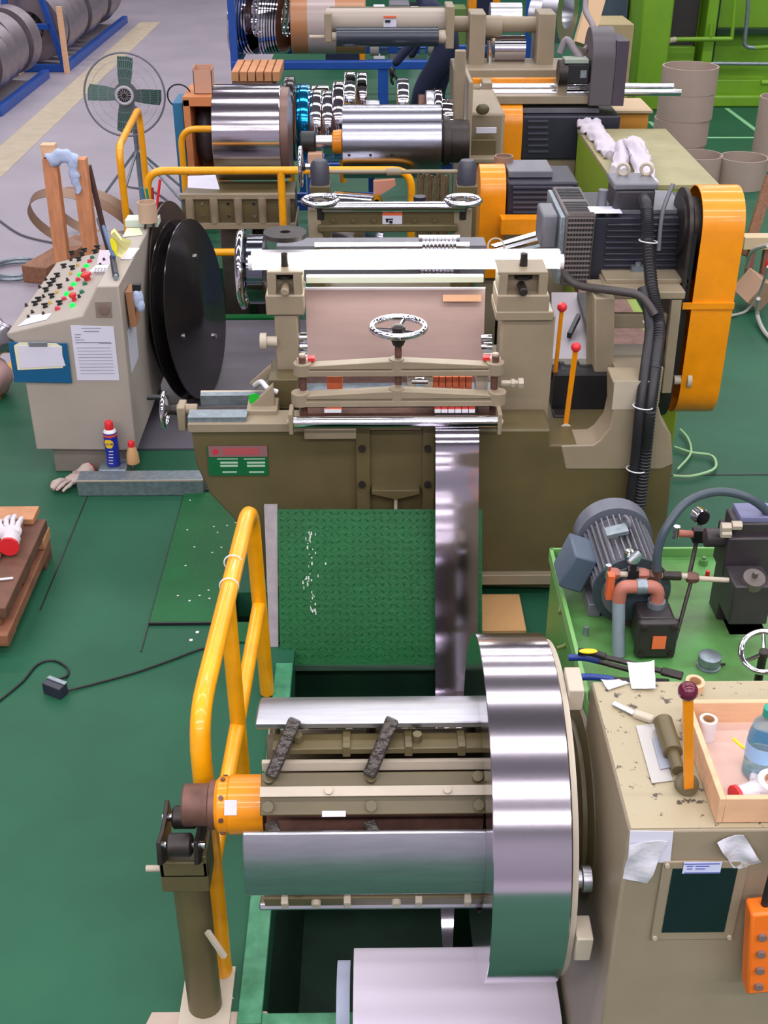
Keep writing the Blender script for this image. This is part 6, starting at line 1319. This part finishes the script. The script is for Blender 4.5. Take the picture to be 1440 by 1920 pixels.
MB().box(X(860, 200, 9.6), X(1100, 200, 9.6), 9.6, 10.1, 0, Zz(195, 9.6)).build('machine_base', OLIVE, bmc)
MB().fb(886, 148, 1098, 157, YB - .75, .06).build('yellow_bar', YEL, bmc, bev=.003)
for q, p1, yy in ((163, 1262, 9.2), (174, 1276, 9.1)):
    c = at(900, q, Y=yy); MB().cyl((X(900, q, yy), yy, c.z), (X(p1, q, yy), yy, c.z), .026).build('slide_shaft', CHROME, bmc)
MB().fb(870, 180, 1110, 196, 9.0, .5).build('slide_bed', BEIGE, bmc, bev=.006)
for px in (905, 1045): MB().fb(px, 155, px + 18, 190, 9.05, .2).build('shaft_block', BEIGE, bmc, bev=.006)
gg = thing('gear_guard', 'dark grey round topped gear guard on the back machine shafts', 'guard', (X(1140, 140, 9.0), 9.1, .8))
a_, b2 = X(1106, 140, 9.0), X(1172, 140, 9.0); zt_, zb_ = Zz(84, 9.0), Zz(200, 8.95)
pr_ = [(8.95 + .2 - .2 * math.cos(math.pi * k / 12), zt_ - .1 + .2 * math.sin(math.pi * k / 12)) for k in range(13)]
MB().prism(pr_ + [(9.35, zb_), (8.95, zb_)], 'x', a_, a_ + (b2 - a_) * .66).build('guard_shell', mat('dark_grey_guard', (84, 78, 84), .45), gg, bev=.005)
MB().box(a_ + (b2 - a_) * .66, b2, 8.95, 9.3, zb_, zt_ + .03).build('guard_back', mat('purple_grey_plate', (70, 60, 74), .45), gg, bev=.004)
va = thing('pneumatic_valve', 'black pneumatic valve left of the dark gear guard', 'valve', (X(1080, 140, 9.0), 9.0, 1.0))
MB().fb(1062, 120, 1106, 158, 8.98, .15).build('valve_body', BLACK, va, bev=.01); MB().cyl(at(1046, 136, Y=9.05), at(1062, 136, Y=9.05), .09).build('valve_cap', IRON, va); MB().fb(1088, 132, 1100, 146, 8.97, .02).build('valve_plate', GALV, va)
MB().fb(1060, 112, 1104, 119, 8.98, .15).build('valve_top', mat('mint_grey', (150, 160, 146), .5), va)
MB().tube([at(1050, 100, Y=9.2), at(1062, 75, Y=9.2), at(1078, 95, Y=9.15), at(1092, 115, Y=9.1)], .028, 10, 5).tube([at(1095, 95, Y=9.2), at(1110, 78, Y=9.3), at(1112, 50, Y=9.4), at(1098, 20, Y=9.6), at(1100, -10, Y=9.7)], .022, 10, 6).build('air_hose', mat('grey_air_hose', (130, 122, 128), .5), label='grey air hoses above the black valve on the back machine', cat='hose')
# blue rack with stock behind
rk = thing('storage_rack', 'blue steel stock rack with crossbeam behind the roller machine', 'rack', (0, 13.9, 0))
YR = 13.4; zb1 = Zz(124, YR)
x0_, x1_ = X(433, 124, YR), X(1002, 124, YR)
for nm, x in (('post', x0_), ('post', X(985, 60, YR))): MB().box(x, x + .08, YR, YR + .08, .0, 2.6).build(nm, BLUE, rk, bev=.006)
MB().box(X(709, 160, YR), X(709, 160, YR) + .11, YR, YR + .08, 0, zb1).build('centre_leg', BLUE, rk, bev=.006)
MB().box(x0_, x1_, YR - .01, YR + .09, zb1 - .035, zb1 + .05).build('front_beam', BLUE, rk, bev=.008)
MB().box(x0_, x1_, YR + 1.0, YR + 1.08, zb1 - .035, zb1 + .05).build('rear_beam', BLUE, rk, bev=.008)
for x in (x0_, x1_ - .08): MB().box(x, x + .08, YR + .09, YR + 1.0, zb1 - .03, zb1 + .04).build('side_beam', BLUE, rk, bev=.006)
MB().box(x0_, X(600, 5, YR), YR + 1.0, YR + 1.06, 2.2, 2.28).build('upper_beam', BLUE, rk)
for gi, (pxa, pxb, lean) in enumerate(((444, 484, .12), (500, 540, -.03))):
    for k in range(7):
        s_ = k / 6; px = pxa + (pxb - pxa) * s_; x = X(px, 90, YR + .45); zc_ = zb1 + .05 + .40
        ax_ = Vector((1, -.12 - .03 * k, -.10 + lean * s_ * .5)).normalized()
        MB().lathe((x, YR + .45, zc_), ax_, [(0, .22), (0, .395), (.018, .395), (.018, .22), (0, .22)], 56, False).build('thin_coil', CHROME if k % 3 else STEEL, label='thin slit coil in the %s bundle on the blue rack, %s' % (('left', 'right')[gi], ['outermost left', 'second from left', 'third from left', 'fourth, in the middle', 'third from right', 'second from right', 'outermost right'][k]), cat='steel coil', group='thin coils on the blue rack')
wd_ = thing('wrapped_coil', 'brown paper wrapped coil lying on the blue rack', 'wrapped coil', (X(615, 120, YR + .4), YR + .5, zb1 + .05))
xa_, xb_ = X(545, 70, YR + .2), X(686, 70, YR + .2)
MB().lathe((xa_, YR + .5, zb1 + .05 + .33), (1, 0, 0), [(0, .15), (0, .33), (xb_ - xa_, .33), (xb_ - xa_, .15)], 40).build('paper_wrapping', mat('glossy_brown_wrap', (176, 122, 84), .3, bump=.15, bs=6), wd_, bev=.01)
MB().lathe((X(575, 60, YR) + .0, YR + .5, zb1 + .38), (1, 0, 0), [(0, .333), (.30, .333)], 40, False).build('film_band', FILM, wd_)
for i, (px, w_, hh, m, l) in enumerate(((702, 16, 36, PALE, 'small pale coil right of the brown wrapped coil'), (720, 14, 40, ZINC, 'small grey coil second right of the wrapped coil'), (752, 12, 36, STEEL, 'small bright coil in the middle of the rack'), (775, 10, 40, CHROME, 'thin bright coil right of the middle of the rack'), (792, 10, 38, CHROME, 'thin bright coil beside the beige wrapped roll'))):
    x = X(px, 100, YR + .3); r_ = hh * 13 / 2200 / 2 * 1.2
    MB().lathe((x - w_ * .003, YR + .35, zb1 + .05 + r_), (1, 0, 0), [(0, r_ * .5), (0, r_), (w_ * .006, r_), (w_ * .006, r_ * .5), (0, r_ * .5)], 40, False).build('small_coil', m, label=l, cat='steel coil', group='small coils on the blue rack')
x = X(803, 100, YR + .2); MB().cyl((x, YR + .35, zb1 + .2), (x + .25, YR + .35, zb1 + .2), .15).build('beige_wrapped_roll', mat('beige_wrap', (176, 166, 148), .3), label='beige wrapped roll at the right part of the blue rack', cat='roll')
MB().fb(690, 112, 800, 122, YR + .2, .05).build('blue_tarp', mat('dark_blue_tarp', (40, 60, 90), .6), label='dark blue tarp strip under the small coils on the rack', cat='tarp')
# pallet and blocks before the rack
pl_ = thing('wooden_pallet', 'pale wooden pallet on the floor before the blue rack', 'pallet', (X(470, 150, 12.5), 12.6, 0))
for i in range(6): x = X(434, 145, 12.3) + i * .082; MB().box(x, x + .07, 12.3, 13.0, Zz(152, 12.3), Zz(134, 12.3)).build('deck_board', mat('pallet_wood', (200, 140, 96), .65, var=.2), pl_, bev=.004)
for i in range(2): MB().box(X(434, 145, 12.3), X(510, 145, 12.3), 12.32 + .5 * i, 12.42 + .5 * i, 0, Zz(152, 12.3)).build('runner', WOODD, pl_)
# stuff at very top
for i, (p0, p1, m, l, cat) in enumerate(((608, 672, NAVYCLOTH, 'navy bin far behind the roller machine', 'bin'), (673, 684, YEL, 'yellow post far behind the roller machine', 'post'), (700, 722, WHITE, 'white box far behind the roller machine', 'box'), (730, 768, GREYM, 'grey box far behind the roller machine', 'box'), (770, 800, STEEL, 'bright steel pack far behind the rack', 'steel pack'), (848, 876, mat('olive_bin', (96, 122, 60), .5), 'olive green bin at the top edge', 'bin'), (880, 894, YEL, 'yellow frame left of the blue cover at the top', 'stand'), (894, 924, NAVYCLOTH, 'blue cover between two yellow frames at the top', 'cover'), (924, 938, YEL, 'yellow frame right of the blue cover at the top', 'stand'))):
    MB().box(X(p0, 5, 16), X(p1, 5, 16), 16, 16.4, 0, Zz(8 + i % 3 * 4 if i not in (6, 7, 8) else -10, 16)).build('distant_' + cat.replace(' ', '_'), m, label=l, cat=cat, bev=.01)
for px, pw, q, r_, l in ((1036, 24, 18, .30, 'large grey coil standing right of the roller machine upright'), (1004, 14, 30, .22, 'grey coil just behind the right upright')):
    yq = 12.2 if r_ > .25 else 12.9
    x = X(px, q, yq); z = Zz(q, yq); MB().lathe((x, yq, z), (1, -.55, 0), [(0, r_ * .55), (0, r_), (.16, r_), (.16, r_ * .55), (0, r_ * .55)], 48, False).build('grey_coil', ZINC, label=l, cat='steel coil')
MB().box(X(1010, 60, 12), X(1046, 60, 12), 12.1, 12.5, 0, Zz(60, 12.2)).build('coil_block', GALV, label='grey block stand under the large grey coils', cat='stand')
MB().beam(at(1092, 85, Y=11.3), at(1122, -20, Y=11.5), .16, .1, (0, 1, 0)).build('cardboard_column', mat('peach_card', (214, 178, 140), .6), label='peach cardboard column leaning at the top right centre', cat='cardboard')
MB().box(X(1128, 30, 14), X(1176, 30, 14), 14, 14.5, 0, Zz(-10, 14)).build('slate_cabinet', mat('slate_cabinet', (72, 84, 104), .5, var=.2), label='slate blue cabinet left of the green press', cat='cabinet')
MB().box(X(1104, 80, 12.6), X(1186, 80, 12.6), 12.6, 13.2, 0, Zz(46, 12.6)).build('tan_bench', mat('tan_bench', (170, 152, 112), .6, var=.1), label='tan wooden bench left of the green press', cat='bench', bev=.01)
# ---------------------------------------------------------------- coils on blue racks at the left
CG = mat('grey_wrapped_coil', (140, 130, 138), .35, .5, var=.15, vs=8)
def lrack(lab, x0_, y0_, n, stepy, Rr, xw, label_fmt, words, rot=(.0, 1, 0)):
    t = thing('coil_rack', lab, 'rack', (x0_, y0_, 0))
    L_ = n * stepy
    for dx in (-.42, .42): MB().box(x0_ + dx - .04, x0_ + dx + .04, y0_ - .1, y0_ + L_, 0, .10).build('floor_rail', BLUE, t, bev=.005)
    MB().box(x0_ - .46, x0_ + .46, y0_ - .18, y0_ - .1, 0, .09).build('end_beam', BLUE, t, bev=.005)
    for s_ in (-1, 1): MB().beam((x0_ + .40 * s_, y0_ - .14, .09), (x0_ + .16 * s_, y0_ - .14, 1.15), .07, .06, (0, 1, 0)).build('end_leg', BLUE, t, bev=.005)
    MB().box(x0_ - .30, x0_ + .30, y0_ - .17, y0_ - .11, .50, .57).build('cross_bar', BLUE, t, bev=.005)
    for i in range(n):
        y = y0_ + i * stepy; rr_ = Rr * (1 - .04 * ((i * 5) % 3)); c = (x0_ + .02 * ((i * 3) % 4), y, .10 + rr_ * .98)
        q = thing('stored_coil', label_fmt % words[i], 'steel coil', c, 'grey coils on the left racks')
        MB().lathe(c, (.22, 1, .03), [(0, rr_ * .42), (0, rr_), (stepy * .62, rr_), (stepy * .62, rr_ * .42), (0, rr_ * .42)], 56, False).build('wound_coil', CG, q, bev=.004)
        MB().lathe((c[0], c[1] - .004, c[2]), (.22, 1, .03), [(0, rr_ * .40), (0, rr_ * .43), (.02, rr_ * .43), (.02, rr_ * .40), (0, rr_ * .40)], 36, False).build('inner_core', IRON, q)
    return t
W9 = ['nearest', 'second nearest', 'third nearest', 'fourth', 'fifth', 'sixth', 'seventh', 'eighth', 'ninth', 'tenth', 'eleventh', 'farthest']
pA = at(95, 110, Z=0)
lrack('blue coil rack with slanted end legs at the top left', at(98, 108, Z=0).x - .0, 15.9, 12, .34, .42, 0, 'grey coil on the rear blue rack, %s', W9)
lrack('blue coil rack cut by the left picture edge', at(0, 190, Z=0).x - .22, 13.3, 6, .34, .40, 0, 'grey coil on the front left blue rack, %s', W9)
c = at(116, 72, Y=15.6); MB().box(c.x - .03, c.x + .03, 15.62, 15.68, .0, .78).build('pale_stick', WOODL, label='pale wooden stick upright before the first rear rack coil', cat='stick')
MB().box(at(0, 50, Y=15.4).x - .6, at(20, 50, Y=15.4).x, 15.45, 15.7, .0, Zz(38, 15.3)).build('pale_carton', mat('pale_carton', (206, 180, 160), .7), label='pale carton at the top left edge between the racks', cat='carton', bev=.005)
# ---------------------------------------------------------------- worker
def skin_body(name, pts, edges, radii, m, parent, sub=2):
    me = bpy.data.meshes.new(name); me.from_pydata([Vector(p) - parent.location for p in pts], edges, []); o = bpy.data.objects.new(name, me); COL.objects.link(o); o.parent = parent
    md = o.modifiers.new('skin', 'SKIN'); 
    for i, r_ in enumerate(radii): me.skin_vertices[0].data[i].radius = (r_, r_)
    me.skin_vertices[0].data[0].use_root = True
    md.use_smooth_shade = True
    s_ = o.modifiers.new('sub', 'SUBSURF'); s_.levels = sub; s_.render_levels = sub; me.materials.append(m); return o
wy = 11.3
wx = X(835, 120, wy); kx = X(790, 165, wy); fx_ = X(772, 205, wy)
pe_ = thing('person', 'person in navy work clothes stooping behind the steel drum, black glove reaching down', 'person', (wx, wy, 0))
J = [(wx + .05, wy, .98), (wx - .02, wy - .02, 1.16), (wx - .16, wy - .04, 1.34), (wx - .24, wy - .05, 1.42), (wx - .30, wy - .08, 1.54),      # pelvis spine chest neck head
     (kx, wy - .14, .66), (fx_, wy - .05, .24), (fx_ - .01, wy - .04, .09), (fx_ - .05, wy - .2, .05),
     (wx + .04, wy + .12, .95), (wx - .06, wy + .20, .52), (wx + .12, wy + .24, .12), (wx + .04, wy + .12, .06),
     (wx - .20, wy - .20, 1.34), (wx - .30, wy - .28, 1.08), (X(733, 150, wy - .3) + .02, wy - .34, .88),
     (wx - .18, wy + .14, 1.34), (wx - .22, wy + .16, 1.06), (wx - .32, wy + .05, .88), (wx + .0, wy - .10, .95)]
E_ = [(0, 1), (1, 2), (2, 3), (3, 4), (0, 19), (19, 5), (5, 6), (6, 7), (7, 8), (0, 9), (9, 10), (10, 11), (11, 12), (2, 13), (13, 14), (14, 15), (2, 16), (16, 17), (17, 18)]
RD = [.14, .13, .15, .055, .085, .085, .055, .045, .04, .10, .07, .05, .04, .06, .048, .036, .06, .048, .036, .11]
skin_body('body', J, E_, RD, NAVYCLOTH, pe_)
h_ = Vector(J[4]); MB().ball(h_ + Vector((.01, .01, .035)), .098, (1, 1.05, 1.0)).build('hair', mat('black_hair', (22, 20, 24), .6), pe_)
MB().ball(h_ + Vector((-.03, -.045, -.0)), .085, (.9, .9, 1.15)).ball(h_ + Vector((-.07, -.125, -.01)), .014, (1, 1.2, 1.4)).build('face', mat('skin', (196, 148, 124), .55), pe_)
hd = Vector(J[15]); mb = MB().ball(hd + Vector((-.01, -.02, -.05)), .045, (.6, 1, 1.1))
for i in range(4): mb.tube([hd + Vector((-.01, -.05 + .022 * i, -.08)), hd + Vector((-.02, -.052 + .023 * i, -.12)), hd + Vector((.0, -.05 + .022 * i, -.155 + .008 * abs(i - 1)))], .0095, 8, 3)
mb.tube([hd + Vector((0, -.06, -.04)), hd + Vector((.02, -.08, -.075)), hd + Vector((.03, -.08, -.10))], .010, 8, 3)
mb.build('work_glove', BLACK, pe_, label='black work glove')
for j in (8, 12):
    q = Vector(J[j]); MB().ball((q.x, q.y - .02, .045), .06, (.8, 1.9, .75)).build('shoe', BLACK, pe_)
